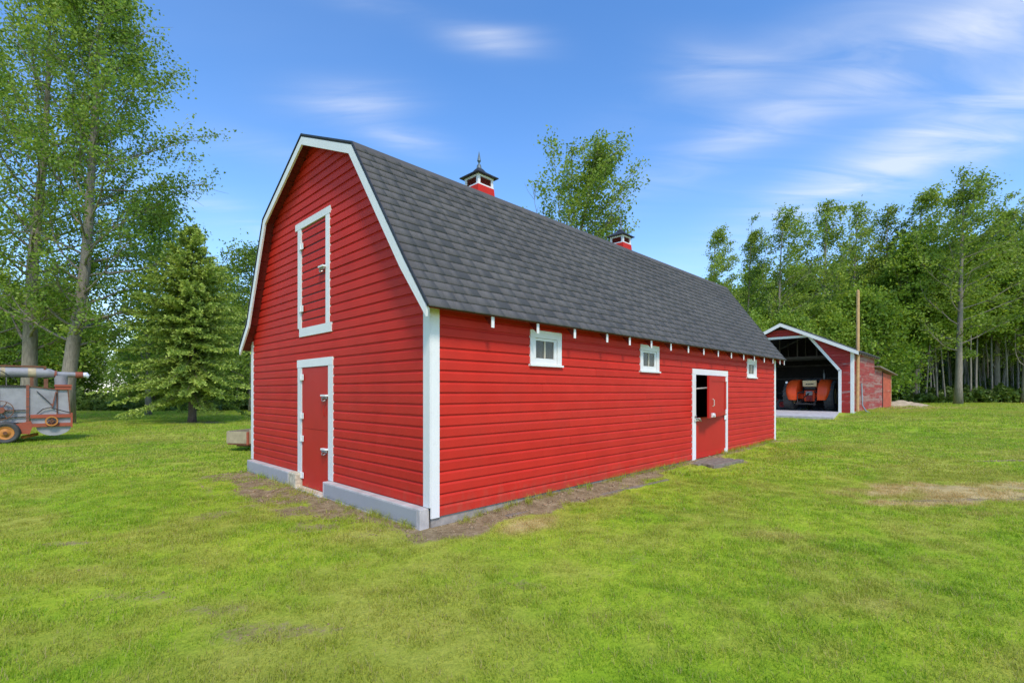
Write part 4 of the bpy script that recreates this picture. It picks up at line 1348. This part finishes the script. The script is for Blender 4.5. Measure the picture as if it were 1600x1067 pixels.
# ------------------------------------------------------------------ threshing machine on the left
TD = 14.6
U = TD / FPX
tp = EYE[:2] + FWD[:2] * TD + RIGHT[:2] * (0 - 800) / FPX * TD
TG = gz(tp[0], tp[1])
th = thing('threshing_machine', 'old grey and rusty orange threshing machine with a long blower tube', 'threshing machine', (tp[0], tp[1], TG), TH - R(46))
UX = U * .735
def lx(px): return px * UX                      # local x along the machine
def lz(py): return 1.56 - TG - (py - 612.3) * U   # local height
D0, D1 = 0, 1.35                              # depth of the body
body = MB()
XL = lx(-150)
for a, b, top0, top1, bot in ((-150, -60, 603, 603, 662), (-58, -2, 603, 603, 662), (0, 39.5, 603, 602.5, 661), (44.5, 88, 603.5, 607.5, 653)):
    q = MB().prism([(lx(a), lz(bot)), (lx(b), lz(bot)), (lx(b), lz(top1)), (lx(a), lz(top0))], 1, D0 + .02, D1)
    p_ = q.build('side_panel', M['galv'], th)
MB().box((XL, D0 - .012, lz(604.5)), (lx(44), D1 + .012, lz(601.8))).build('top_rail', M['dark_metal'], th)
MB().bar((lx(44), D0, lz(603)), (lx(88), D0, lz(608)), .03, .03).build('top_rail', M['rust'], th)
post = MB().box((lx(39.5), D0 - .03, lz(661)), (lx(44.3), D0 + .06, lz(601))).build('post', M['rust_orange'], th)
MB().box((lx(-59.5), D0 - .03, lz(661)), (lx(-55), D0 + .06, lz(601))).build('post', M['rust_orange'], th)
# rear hood with slanted tail
MB().prism([(lx(89), lz(650)), (lx(111), lz(650)), (lx(107), lz(606)), (lx(89), lz(606))], 1, D0 + .05, D1 - .05).build('hood', M['galv'], th)
for a in (89, 107): MB().bar((lx(a), D0 + .03, lz(606)), (lx(a + (4 if a > 100 else 0)), D0 + .03, lz(650)), .035, .03).build('hood_rib', M['rust'], th)
MB().box((lx(86), D0 - .02, lz(608.5)), (lx(113), D1 * .75, lz(603.5))).box((lx(85), D0 - .04, lz(603.3)), (lx(114), D1 * .75, lz(600))).build('hood_collar', M['rust_orange'], th)
MB().tube([(lx(96.5), .45, lz(601)), (lx(96.5), .45, lz(585))], [.155, .17], 16).build('elbow', M['galv'], th, smooth=True)
# lower beams, belly and pulley
for y0, y1 in ((649, 654.5), (663.5, 669)): MB().box((lx(46), D0 - .05, lz(y1)), (lx(114.5), D0 + .015, lz(y0))).build('beam', M['rust_orange'], th)
MB().box((lx(111.5), D0 - .06, lz(671)), (lx(115), D0 - .051, lz(647))).build('post', M['rust_orange'], th)
MB().box((lx(47), D0 + .02, lz(664)), (lx(113), D1, lz(652.8))).build('side_panel', M['galv'], th)
n = 14
arc = [(lx(84 + 29 * math.cos(math.pi + math.pi * i / n)), lz(668.5) + U * 15.5 * math.sin(math.pi + math.pi * i / n)) for i in range(n + 1)]
MB().prism(arc, 1, D0 + .03, D1).build('belly_pan', M['galv'], th, smooth=False)
pu = MB().ring((lx(80), D0 - .10, lz(660)), (0, 1, 0), [(.115, -.035), (.15, -.035), (.155, 0), (.15, .035), (.115, .035)], 24).build('pulley', M['yellow'], th)
MB().ring((lx(80), D0 - .10, lz(660)), (0, 1, 0), [(.01, -.03), (.05, -.03), (.05, .05), (.01, .05)], 14).bar((lx(80) - .12, D0 - .1, lz(660)), (lx(80) + .12, D0 - .1, lz(660)), .03).bar((lx(80), D0 - .1, lz(660) - .12), (lx(80), D0 - .1, lz(660) + .12), .03).build('hub', M['rust'], pu)
fl = MB().ring((lx(1), D0 - .10, lz(641)), (0, 1, 0), [(.265, -.02), (.285, -.02), (.285, .02), (.265, .02)], 28)
for k in range(6):
    a = math.pi * k / 6 * 2
    fl.bar((lx(1), D0 - .1, lz(641)), (lx(1) + .27 * math.cos(a), D0 - .1, lz(641) + .27 * math.sin(a)), .022)
fl = fl.build('flywheel', M['rust'], th)
MB().tube([(lx(1), D0 - .18, lz(641)), (lx(1), D0 + .02, lz(641))], .09, 14).build('hub', M['rust_orange'], fl)
MB().bar((lx(-30), D0 - .03, lz(641.5)), (lx(39), D0 - .03, lz(641.5)), .03).bar((lx(-30), D0 - .02, lz(653.5)), (lx(39), D0 - .02, lz(652)), .025).build('tie_rod', M['dark_metal'], th)
MB().bar((lx(56), D0 - .02, lz(611)), (lx(82), D0 - .03, lz(635)), .022).build('tie_rod', M['dark_metal'], th)
MB().tube([(lx(56), D0 - .03, lz(648)), (lx(66), D0 - .05, lz(640)), (lx(78), D0 - .05, lz(637.5)), (lx(92), D0 - .05, lz(642)), (lx(111), D0 - .03, lz(647))], .014, 6).build('bent_rod', M['dark_metal'], th)
MB().bar((lx(87), D0 - .03, lz(612)), (lx(81), D0 - .05, lz(638)), .055, .03).bar((lx(78), D0 - .05, lz(633)), (lx(84), D0 - .05, lz(632)), .04).build('lever', M['rust_orange'], th)
# axle carriage and wheels
MB().prism([(lx(18), lz(664)), (lx(47), lz(659)), (lx(50), lz(667)), (lx(45), lz(680)), (lx(30), lz(679)), (lx(18), lz(672))], 1, D0 - .06, D0 + .25).build('axle_bracket', M['rust_orange'], th)
MB().bar((lx(34), D0 + .1, lz(685)), (lx(56), D0 + .5, lz(682)), .10, .08).build('tongue', M['yellow'], th)
for x in (8, -130):
    for yy in (-.10, 1.45):
        m_ = MB(); tyre(m_, (lx(x), yy, .33), (0, 1, 0), .335, .21, .20, 26)
        wv = m_.build('wheel', M['rubber'], th)
        MB().ring((lx(x), yy, .33), (0, 1, 0), [(.03, -.09), (.07, -.085), (.13, -.05), (.195, -.075), (.20, .07), (.03, .06)], 22).build('rim', M['yellow'], wv)
        MB().tube([(lx(x), yy - .13, .33), (lx(x), yy, .33)], .05, 10).build('hub', M['rust'], wv)
MB().bar((lx(8), -.05, .33), (lx(8), 1.4, .33), .08).bar((lx(-130), -.05, .33), (lx(-130), 1.4, .33), .08).build('axle', M['dark_metal'], th)
MB().box((XL, D0 + .1, lz(668)), (lx(20), D1 - .1, lz(662.2))).build('chassis', M['rust'], th)
# blower tube lying along the top
tb = MB().tube([(XL, .45, lz(580.5)), (lx(70), .45, lz(580.5)), (lx(78), .45, lz(581)), (lx(88), .45, lz(582.5)), (lx(135), .45, lz(583))], [.155, .155, .14, .085, .08], 18).build('blower_tube', M['galv'], th, smooth=True)
for a, b in ((0, 7), (42, 55)): MB().tube([(lx(a), .45, lz(580.5)), (lx(b), .45, lz(580.5))], .1565, 18, cap=False).build('patch', M['tan_patch'], tb, smooth=True)
MB().tube([(lx(121), .45, lz(583)), (lx(134), .45, lz(583))], .098, 14).build('collar', M['rust_orange'], tb)
MB().tube([(lx(85), .45, lz(582.3)), (lx(89), .45, lz(582.5))], .12, 14).build('collar', M['rust_orange'], tb)
MB().bar((XL, .40, lz(570.5)), (lx(72), .40, lz(570.5)), .05, .05).build('rail', M['rust'], th)
MB().bar((lx(68), .36, lz(578)), (lx(70), .36, lz(570)), .07, .05).build('clamp', M['rust'], th)
MB().bar((lx(48), .4, lz(588)), (lx(48), .4, lz(602)), .08).build('tube_prop', M['rust'], th)
MB().bar((lx(71), .45, lz(590)), (lx(71), .45, lz(606)), .10).build('tube_prop', M['rust'], th)
MB().tube([(lx(134), .45, lz(583)), (lx(137), .45, lz(583)), (lx(140), .44, lz(582)), (lx(142.5), .43, lz(585)), (lx(143), .43, lz(588))], [.07, .085, .08, .06, .02], 10).build('plastic_bag', M['bag'], th)
MB().tube([(lx(-10), -.02, lz(575)), (lx(5), -.03, lz(581)), (lx(24), -.02, lz(594))], .012, 6).build('cable', M['dark_metal'], th)
MB().ring((lx(4), D0 - .03, lz(667)), (0, 1, 0), [(.03, -.03), (.07, -.03), (.07, .03), (.03, .03)], 14).build('pulley', M['dark_metal'], th)

# ------------------------------------------------------------------ wagon behind the barn corner
wd = 12.9
wp = EYE[:2] + FWD[:2] * wd + RIGHT[:2] * (386.5 - 800) / FPX * wd
wg = thing('wooden_wagon', 'low tan wooden wagon showing past the far barn corner', 'wagon', (wp[0], wp[1], gz(wp[0], wp[1])), TH - R(90) + R(-10))
u2_ = wd / FPX
wz = lambda py: 1.56 - (py - 612.3) * u2_
# local x runs left (negative) along the visible side, y away
MB().box((-.62, 0, wz(692)), (0, .04, wz(673.5))).build('side_board', M['ply'], wg)
MB().box((-.62, .042, wz(692)), (-.58, 1.5, wz(673))).build('side_board', M['ply'], wg)
MB().box((-.578, 1.46, wz(692)), (1.9, 1.5, wz(671))).build('side_board', M['ply'], wg)
MB().box((.06, .0, wz(692)), (1.9, .04, wz(670))).build('side_board', M['ply'], wg)
MB().box((1.86, .042, wz(692)), (1.9, 1.455, wz(672))).build('side_board', M['ply'], wg)
MB().box((-.578, .042, wz(692)), (1.858, 1.458, wz(690))).build('bed', M['old_wood'], wg)
MB().box((-.001, -.035, wz(694)), (.055, .045, wz(674))).build('post', M['rust_orange'], wg)
MB().box((-.59, .0, wz(694.5)), (1.85, .06, wz(692.3))).box((-.4, .1, wz(697.5)), (-.05, .9, wz(694.6))).build('chassis', M['rust'], wg)
for x, y in ((.5, .12), (.5, 1.4)):
    m_ = MB(); tyre(m_, (x, y, .28), (0, 1, 0), .28, .17, .16, 22); wv = m_.build('wheel', M['rubber'], wg)
    MB().ring((x, y, .28), (0, 1, 0), [(.03, -.05), (.16, -.06), (.16, .06), (.03, .05)], 16).build('rim', M['rust'], wv)
MB().bar((.5, .12, .28), (.5, 1.4, .28), .07).bar((.3, .7, .34), (.3, .7, .26), .1).box((.42, .08, .29), (.58, 1.4, wz(692.4))).build('axle', M['dark_metal'], wg)

# ------------------------------------------------------------------ trees
WIND = RIGHT * .85 + np.array([0, 0, .12])


def norm(v): return v / (np.linalg.norm(v) + 1e-9)


def leaves_mesh(name, C, tone, size, mat, r, bias=WIND, bias_k=.7, flat=.0, ratio=.62):
    n = len(C)
    a = r.normal(0, 1, (n, 3)) + bias * bias_k
    a[:, 2] *= (1 - flat)
    a /= np.linalg.norm(a, axis=1)[:, None]
    b = r.normal(0, 1, (n, 3)); b -= (b * a).sum(1)[:, None] * a; b /= np.linalg.norm(b, axis=1)[:, None]
    s = (size * r.uniform(.65, 1.3, n))[:, None]
    V = np.stack([C - a * s, C + b * s * ratio, C + a * s, C - b * s * ratio], 1).reshape(-1, 3)
    F = np.arange(4 * n).reshape(n, 4)
    return raw_mesh(name, V, F, mat, (('tone', 'FACE', tone),))


def make_tree(seed, H, cs, Rr, nprim, k_leaf, size, leaf_mat, bark_mat, trunk_r, path=None, spread=(28, 62), sig=.28, drop=.22, wind=1.0, nsec=6, profile='oval', branch_vis=1.0, fork=False):
    """returns (trunk mesh, crown mesh), origin at the foot"""
    r = np.random.default_rng(seed)
    ts = np.linspace(0, 1, 12)
    if path is None:
        wob = np.cumsum(r.normal(0, .012 * H / 12, (12, 2)), 0)
        P = np.stack([wob[:, 0], wob[:, 1], ts * H], 1) + np.outer(ts ** 2, WIND * .35 * wind)
        P[0, :2] = 0
    else:
        P = np.array([np.interp(ts, path[:, 0], path[:, i]) for i in (1, 2, 3)]).T
    rad = trunk_r * (1 - ts * .93); rad[0] *= 1.25
    wood = MB(); wood.tube(P, list(rad), 9)
    C = []; T = []
    for i in range(nprim):
        q = (i + r.uniform(0, .6)) / nprim
        t = cs + (.985 - cs) * (q if profile != 'spire' else q ** .82)
        kl = k_leaf
        base = np.array([np.interp(t, ts, P[:, k]) for k in range(3)])
        if profile == 'oval': pr = (.62 + .9 * q) if q < .4 else max(.16, .98 * math.cos((q - .4) / .6 * 1.38))
        elif profile == 'cone': pr = max(.12, 1 - q * .85)
        elif profile == 'spire': pr = .62 + 1.3 * q if q < .3 else max(.26, 1 - (q - .3) / .7 * .78)
        else: pr = .5 + .5 * math.sin(q * 3.0)
        if profile == 'spire': kl = k_leaf * min(1, .25 + pr * .9)
        L = Rr * pr * (r.uniform(.7, 1.2) if profile != 'spire' else r.uniform(.5, 1.35))
        az = i * 2.39996 + r.uniform(-.4, .4)
        el = R(spread[0] + (spread[1] - spread[0]) * q + r.uniform(-8, 8))
        d = np.array([math.cos(az) * math.cos(el), math.sin(az) * math.cos(el), math.sin(el)])
        pts = [base]; n = 6
        for k in range(n):
            d = norm(d + np.array([0, 0, .07]) + WIND * .10 * wind + r.normal(0, .09, 3))
            pts.append(pts[-1] + d * L / n)
        br = np.interp(t, ts, rad) * .30
        wood.tube(pts, [max(.008, br * (1 - .85 * k / n)) for k in range(n + 1)], 5, cap=False)
        pts = np.array(pts)
        tw = []
        for k in range(nsec):
            s = r.uniform(.25, 1.0); idx = s * n; j = min(int(idx), n - 1); p0 = pts[j] + (pts[j + 1] - pts[j]) * (idx - j)
            dd = norm(norm(pts[j + 1] - pts[j]) + r.normal(0, .75, 3) + WIND * .35 * wind)
            l2 = L * r.uniform(.18, .42) * (1.25 - s * .6) * (1 if profile != 'spire' else .6) + .15
            p1 = p0 + dd * l2 * .55; p2 = p1 + norm(dd + WIND * .25 * wind + np.array([0, 0, .1])) * l2 * .45
            wood.tube([p0, p1, p2], [max(.006, br * .3), max(.005, br * .2), .004], 3, cap=False)
            tw.append((p0, p1, p2))
        for (p0, p1, p2) in tw:
            if r.uniform() < drop: continue
            ct = np.clip(r.normal(.5, .2), 0, 1)
            for c0, w in ((p1, .7), (p2, 1.0), ((p0 + p1) / 2, .35)):
                m = max(1, int(kl * w * r.uniform(.5, 1.4)))
                off = r.normal(0, sig, (m, 3)) * np.array([1, 1, .6])
                ax = norm(p2 - p0 + WIND * .4 * wind)
                off += r.normal(0, sig * 1.2, (m, 1)) * ax + np.abs(r.normal(0, sig * .6, (m, 1))) * WIND * wind
                C.append(c0 + off); T.append(np.clip(ct + r.normal(0, .16, m), 0, 1))
        m = max(1, int(kl * 1.0)); C.append(pts[-1] + r.normal(0, sig, (m, 3))); T.append(np.clip(r.normal(.6, .2, m), 0, 1))
    C = np.concatenate(C); T = np.concatenate(T)
    ob = wood
    me = bpy.data.meshes.new('trunk')
    V = np.array(ob.v); 
    me.from_pydata([tuple(v) for v in V], [], ob.f); me.materials.append(bark_mat)
    me.polygons.foreach_set('use_smooth', [True] * len(me.polygons))
    return me, leaves_mesh('crown', C, T, size, leaf_mat, r, bias_k=.9 * wind)


def crown_top(meshes): return max(v.co.z for v in meshes[1].vertices)


def put_tree(name, meshes, loc, rz, sc, label, cat='tree', group=None):
    e = bpy.data.objects.new(name, None); e.location = loc; e.rotation_euler = (0, 0, rz); e.scale = sc if hasattr(sc, '__len__') else (sc,) * 3
    link(e); tag(e, label, cat, group)
    for nm, me in zip(('trunk', 'crown'), meshes):
        link(bpy.data.objects.new(nm, me), e)
    return e


def at(px, depth):
    p = EYE[:2] + FWD[:2] * depth + RIGHT[:2] * (px - 800) / FPX * depth
    return (p[0], p[1], float(g_smooth(p[0], p[1])) - .03)


def top_h(py, depth, px=800):
    return (612.3 - py) / FPX * depth + 1.56 - at(px, depth)[2]


# row of tall poplars on the right
POP = [make_tree(500 + i, 17, .13, 4.6 + .3 * (i % 3), 36, 17, .10, M['leaf'], M['bark'], .20, sig=.19, drop=.26, nsec=13, wind=1.6, profile='spire', spread=(30, 62)) for i in range(6)]
PT = [crown_top(p) for p in POP]
tall = [(1112, 44, 352, .85, 'slender poplar whose top just clears the barn roof end'), (1167, 45, 335, .8, 'narrow pointed poplar between the barn roof and the shed gable'), (1214, 42, 316, 1.0, 'forked poplar standing directly above the shed roof peak'),
        (1286, 44, 308, 1.1, 'broad poplar left of the bare wooden pole'), (1332, 47, 306, .9, 'poplar whose crown rises straight above the bare wooden pole'), (1380, 46, 315, 1.0, 'poplar just right of the bare wooden pole'),
        (1430, 44, 292, 1.05, 'tall poplar between the pole and the largest roadside trunk'), (1558, 45, 300, 1.1, 'poplar just right of the tallest poplar'), (1600, 43, 300, 1.05, 'poplar cut by the right picture edge')]
for i, (px, d, py, w, lab) in enumerate(tall):
    h = top_h(py, d, px)
    put_tree('poplar_tree', POP[i % 6], at(px, d), random.uniform(-.5, .5), (h / 18 * w, h / 18 * w, h / PT[i % 6]), lab, 'tree', 'tall poplars along the wood')
big = make_tree(520, 18.6, .20, 5.4, 44, 18, .10, M['leaf'], M['bark'], .27, sig=.22, drop=.10, nsec=13, wind=1.4, profile='spire', spread=(12, 60))
put_tree('poplar_tree', big, at(1497, 39), 0, (1, 1, top_h(258, 39, 1500) / crown_top(big)), 'tallest poplar with a thick bare grey trunk at the lawn edge', 'tree', 'tall poplars along the wood')
bh = make_tree(533, 16.0, .22, 6.6, 44, 24, .088, M['leaf'], M['bark'], .24, sig=.21, drop=.24, nsec=15, wind=.9, profile='spire', spread=(46, 68), path=np.array([(0, 0, 0, 0), (.4, .2, -.2, 7), (.7, .6, -.6, 11), (1, 1.4, -1.4, 16)]))
put_tree('poplar_tree', bh, at(884, 31), 0, (1, 1, top_h(194, 31, 960) / crown_top(bh)), 'lone poplar rising behind the barn roof between the cupolas', 'tree')
BUSH = [make_tree(540 + i, 8, .10, 3.1, 34, 26, .125, M['leaf_bush'], M['bark'], .13, spread=(10, 60), sig=.42, drop=.12, nsec=6, wind=.6) for i in range(3)]
# leafy young trees behind the shed
YL = ['low behind the far end of the barn roof', 'peeping over the lower corner of the barn roof', 'left of the shed gable peak', 'directly behind the shed gable peak', 'above the middle of the shed roof slope', 'left of the bare pole, low over the shed roof',
      'right behind the bare pole', 'over the eave of the shed side wall', 'above the lean-to roof']
for i, (px, d, h) in enumerate(((1130, 38, 6.2), (1165, 40, 6.4), (1200, 43, 7.4), (1236, 40, 6.6), (1270, 43, 7.8), (1305, 41, 6.8), (1345, 43, 9.0), (1372, 41, 8.0), (1392, 44, 8.5))):
    put_tree('young_tree', BUSH[i % 3], at(px, d), random.uniform(0, 6.28), h / 8 * np.array([1.0, 1.0, 1.0]), 'bushy bright green young tree ' + YL[i], 'tree', 'young trees behind the shed')
# thin aspens in the wood
ASP = [make_tree(560 + i, 13, .48, 2.1, 26, 20, .12, M['leaf_bush'], M['aspen_bark'], .075, spread=(5, 55), sig=.36, drop=.15, nsec=6, wind=.7) for i in range(5)]
r = np.random.default_rng(77)
k = 0
for d0, d1, n, lo, hi in ((42.5, 45, 26, 1385, 1780), (45, 50, 40, 1360, 1800), (50, 58, 50, 1330, 1820), (58, 70, 46, 1120, 1840)):
    for i in range(n):
        px = lo + (hi - lo) * (i + r.uniform(0, .9)) / n; d = r.uniform(d0, d1)
        if abs(px - 1497) < 8 and d < 46: continue
        h = r.uniform(10.5, 15) if d < 58 else r.uniform(13, 17)
        e = put_tree('aspen_tree', ASP[k % 5], at(px, d), r.uniform(0, 6.28), (h / 13 * r.uniform(.9, 1.25),) * 2 + (h / 13,), 'thin pale-trunked aspen in the dense wood right of the shed', 'tree', 'thin aspens in the wood'); k += 1
        e.rotation_euler = (r.normal(0, .06), r.normal(0, .06), e.rotation_euler[2])

# big trees on the left
def left_path(px_pts, depth):
    z0 = at(px_pts[0][0], depth); out = []
    H = px_pts[-1][1]
    for px, h in px_pts:
        p = EYE[:2] + FWD[:2] * depth + RIGHT[:2] * (px - 800) / FPX * depth
        out.append((h / H, p[0] - z0[0], p[1] - z0[1], h))
    return np.array(out)
L1 = make_tree(600, 23, .16, 5.8, 62, 34, .080, M['leaf_left'], M['bark'], .36, path=left_path([(44, 0), (46, 3), (50, 8), (72, 15), (80, 23)], 25.5), sig=.24, drop=.40, nsec=12, spread=(16, 62))
put_tree('poplar_tree', L1, at(44, 25.5), 0, 1, 'big thick-trunked poplar rising straight up behind the threshing machine', 'tree', 'big poplars on the left')
L2 = make_tree(601, 21.5, .17, 5.0, 66, 34, .077, M['leaf_left'], M['bark'], .33, path=left_path([(102, 0), (108, 3), (124, 5.4), (136, 8.5), (142, 12), (150, 16), (160, 21.5)], 24), sig=.23, drop=.40, nsec=12, spread=(10, 58))
put_tree('poplar_tree', L2, at(102, 24), 0, 1, 'big poplar with a leaning trunk just right of the straight one', 'tree', 'big poplars on the left')
L3 = make_tree(602, 20, .12, 5.0, 50, 22, .090, M['leaf_left'], M['bark'], .30, sig=.34, drop=.22, nsec=8, spread=(8, 60))
put_tree('poplar_tree', L3, at(-45, 26), 0, 1, 'big poplar at the left picture edge, mostly out of view', 'tree', 'big poplars on the left')
L4 = make_tree(603, 13, .15, 3.9, 44, 24, .10, M['leaf_left'], M['bark'], .17, sig=.36, drop=.15, nsec=7, spread=(8, 60))
put_tree('poplar_tree', L4, at(232, 33), 0, top_h(328, 33) / 13, 'mid-height leafy tree between the leaning poplar and the spruce', 'tree')
put_tree('poplar_tree', L4, at(392, 38), 1.9, (1, 1, top_h(388, 38) / 13), 'dark leafy tree peeping out at the barn gable edge', 'tree')
put_tree('poplar_tree', L4, at(350, 46), 4.0, (1.1, 1.1, top_h(425, 46) / 13), 'leafy tree low behind the spruce', 'tree')
# lighter wood along the left lawn edge
r = np.random.default_rng(78)
for i in range(34):
    px = -160 + 600 * (i + r.uniform(0, .8)) / 34; d = r.uniform(41, 56)
    if 140 < px < 232: 
        if i % 2: continue
        h = r.uniform(4, 5.5)
    else: h = r.uniform(6.5, 10.5)
    m = BUSH[i % 3] if i % 3 else ASP[i % 5]
    put_tree('woodland_tree', m, at(px, d), r.uniform(0, 6.28), (h / (8 if i % 3 else 13) * 1.05,) * 3, 'leafy tree in the wood along the left edge of the lawn', 'tree', 'wood edge trees on the left')


# spruce
def make_spruce(seed, H, z0, Rb):
    r = np.random.default_rng(seed)
    wood = MB(); wood.tube([(0, 0, 0), (.01, 0, .4), (.02, .01, 2), (0, .02, 5), (.02, 0, H)], [.23, .19, .16, .10, .015], 10)
    A = []; B = []; Wd = []; T = []
    nw = 30
    for w in range(nw):
        q = w / (nw - 1); z = z0 + (H - z0 - .25) * q ** .92
        Rw = Rb * (1 - q) ** .78 * (1.0 if q > .08 else .86) + .16
        nb = 9 if q < .7 else 6
        ph = r.uniform(0, 6.28)
        for b in range(nb):
            az = ph + 2 * math.pi * b / nb + r.uniform(-.25, .25)
            L = Rw * r.uniform(.55, 1.22); el = R(-16 + 52 * q + r.uniform(-6, 6))
            d = np.array([math.cos(az) * math.cos(el), math.sin(az) * math.cos(el), math.sin(el)])
            n = 9; p = np.array([0, 0, z + r.uniform(-.1, .1)]); pts = [p]
            for k in range(n):
                d = norm(d + np.array([0, 0, .05 if k > n * .5 else -.03]) + r.normal(0, .03, 3)); p = p + d * L / n; pts.append(p)
            wood.tube(pts, [max(.006, .035 * (1 - q * .6) * (1 - k / n * .9)) for k in range(n + 1)], 4, cap=False)
            pts = np.array(pts)
            bt = np.clip(r.normal(.5, .15), .1, .9)
            side = norm(np.cross(d, (0, 0, 1)))
            nl = int(7 + L * 13)
            for k in range(nl):
                s = (k + r.uniform()) / nl
                if s < .14: continue
                j = min(int(s * n), n - 1); o = pts[j] + (pts[j + 1] - pts[j]) * (s * n - j)
                tw = norm(norm(pts[j + 1] - pts[j]) * .75 + side * (1 if k % 2 else -1) * r.uniform(.4, 1.1) + np.array([0, 0, r.normal(-.10, .18)]))
                l = (.20 + .42 * (1 - s)) * min(1, L / 1.8 + .35) * r.uniform(.7, 1.2)
                m = max(3, int(l / .06))
                for e in range(m):
                    f = e / m; c = o + tw * l * f + np.array([0, 0, -.10 * f * f * l])
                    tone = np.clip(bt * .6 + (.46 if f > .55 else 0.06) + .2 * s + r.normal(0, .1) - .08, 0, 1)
                    for _ in range(2):
                        dd = norm(tw * .9 + r.normal(0, .55, 3) + np.array([0, 0, .12])); A.append(c); B.append(dd); Wd.append(.115 * r.uniform(.7, 1.25)); T.append(tone)
    A = np.array(A); B = np.array(B); Wd = np.array(Wd)[:, None]
    c = r.normal(0, 1, A.shape); c -= (c * B).sum(1)[:, None] * B; c /= np.linalg.norm(c, axis=1)[:, None]
    V = np.stack([A - c * Wd * .12, A + c * Wd * .12, A + B * Wd + c * Wd * .30, A + B * Wd * 1.15 - c * Wd * .22], 1).reshape(-1, 3)
    print('spruce quads', len(A))
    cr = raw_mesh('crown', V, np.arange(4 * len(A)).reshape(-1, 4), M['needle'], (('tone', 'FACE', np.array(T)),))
    me = bpy.data.meshes.new('trunk'); me.from_pydata([tuple(v) for v in wood.v], [], wood.f); me.materials.append(M['spruce_bark'])
    me.polygons.foreach_set('use_smooth', [True] * len(me.polygons))
    return me, cr


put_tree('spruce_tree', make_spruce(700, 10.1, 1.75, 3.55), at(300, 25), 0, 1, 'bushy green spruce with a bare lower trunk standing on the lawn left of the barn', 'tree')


def scatter_leaves(name, regions, size, mat, seed, label, cat):
    r = np.random.default_rng(seed); C = []; T = []
    for (p0, p1, d0, d1, h, n) in regions:
        px = r.uniform(p0, p1, n); d = r.uniform(d0, d1, n)
        x = EYE[0] + FWD[0] * d + RIGHT[0] * (px - 800) / FPX * d; y = EYE[1] + FWD[1] * d + RIGHT[1] * (px - 800) / FPX * d
        hh = h * np.clip(fbm(x * .7, y * .7, seed) * 1.9 - .25, .12, 1.3)
        z = g_smooth(x, y) + hh * np.sqrt(r.uniform(0, 1, n))
        C.append(np.stack([x, y, z], 1)); T.append(np.clip(fbm(x * .9, y * .9, seed + 3) + r.normal(0, .2, n), 0, 1))
    me = leaves_mesh(name, np.concatenate(C), np.concatenate(T), size, mat, r, bias=np.array([0, 0, 1.0]), bias_k=.6)
    tag(link(bpy.data.objects.new(name, me)), label, cat, None, 'stuff')


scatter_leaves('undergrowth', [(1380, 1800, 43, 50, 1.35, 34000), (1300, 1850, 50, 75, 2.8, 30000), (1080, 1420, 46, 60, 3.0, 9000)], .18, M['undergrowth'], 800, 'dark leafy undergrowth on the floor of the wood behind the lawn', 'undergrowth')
scatter_leaves('far_woods', [(1150, 2000, 72, 92, 11, 42000)], .42, M['undergrowth'], 802, 'far wood in shade-darkened leaf colours closing the view between the aspen trunks', 'woods')  # dark leaf colours stand in for the shade deep in the wood
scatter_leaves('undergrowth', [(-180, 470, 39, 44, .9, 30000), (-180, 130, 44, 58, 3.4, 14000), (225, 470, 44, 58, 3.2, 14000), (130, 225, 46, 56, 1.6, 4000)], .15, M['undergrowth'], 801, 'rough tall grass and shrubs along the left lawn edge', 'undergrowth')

build_grass()
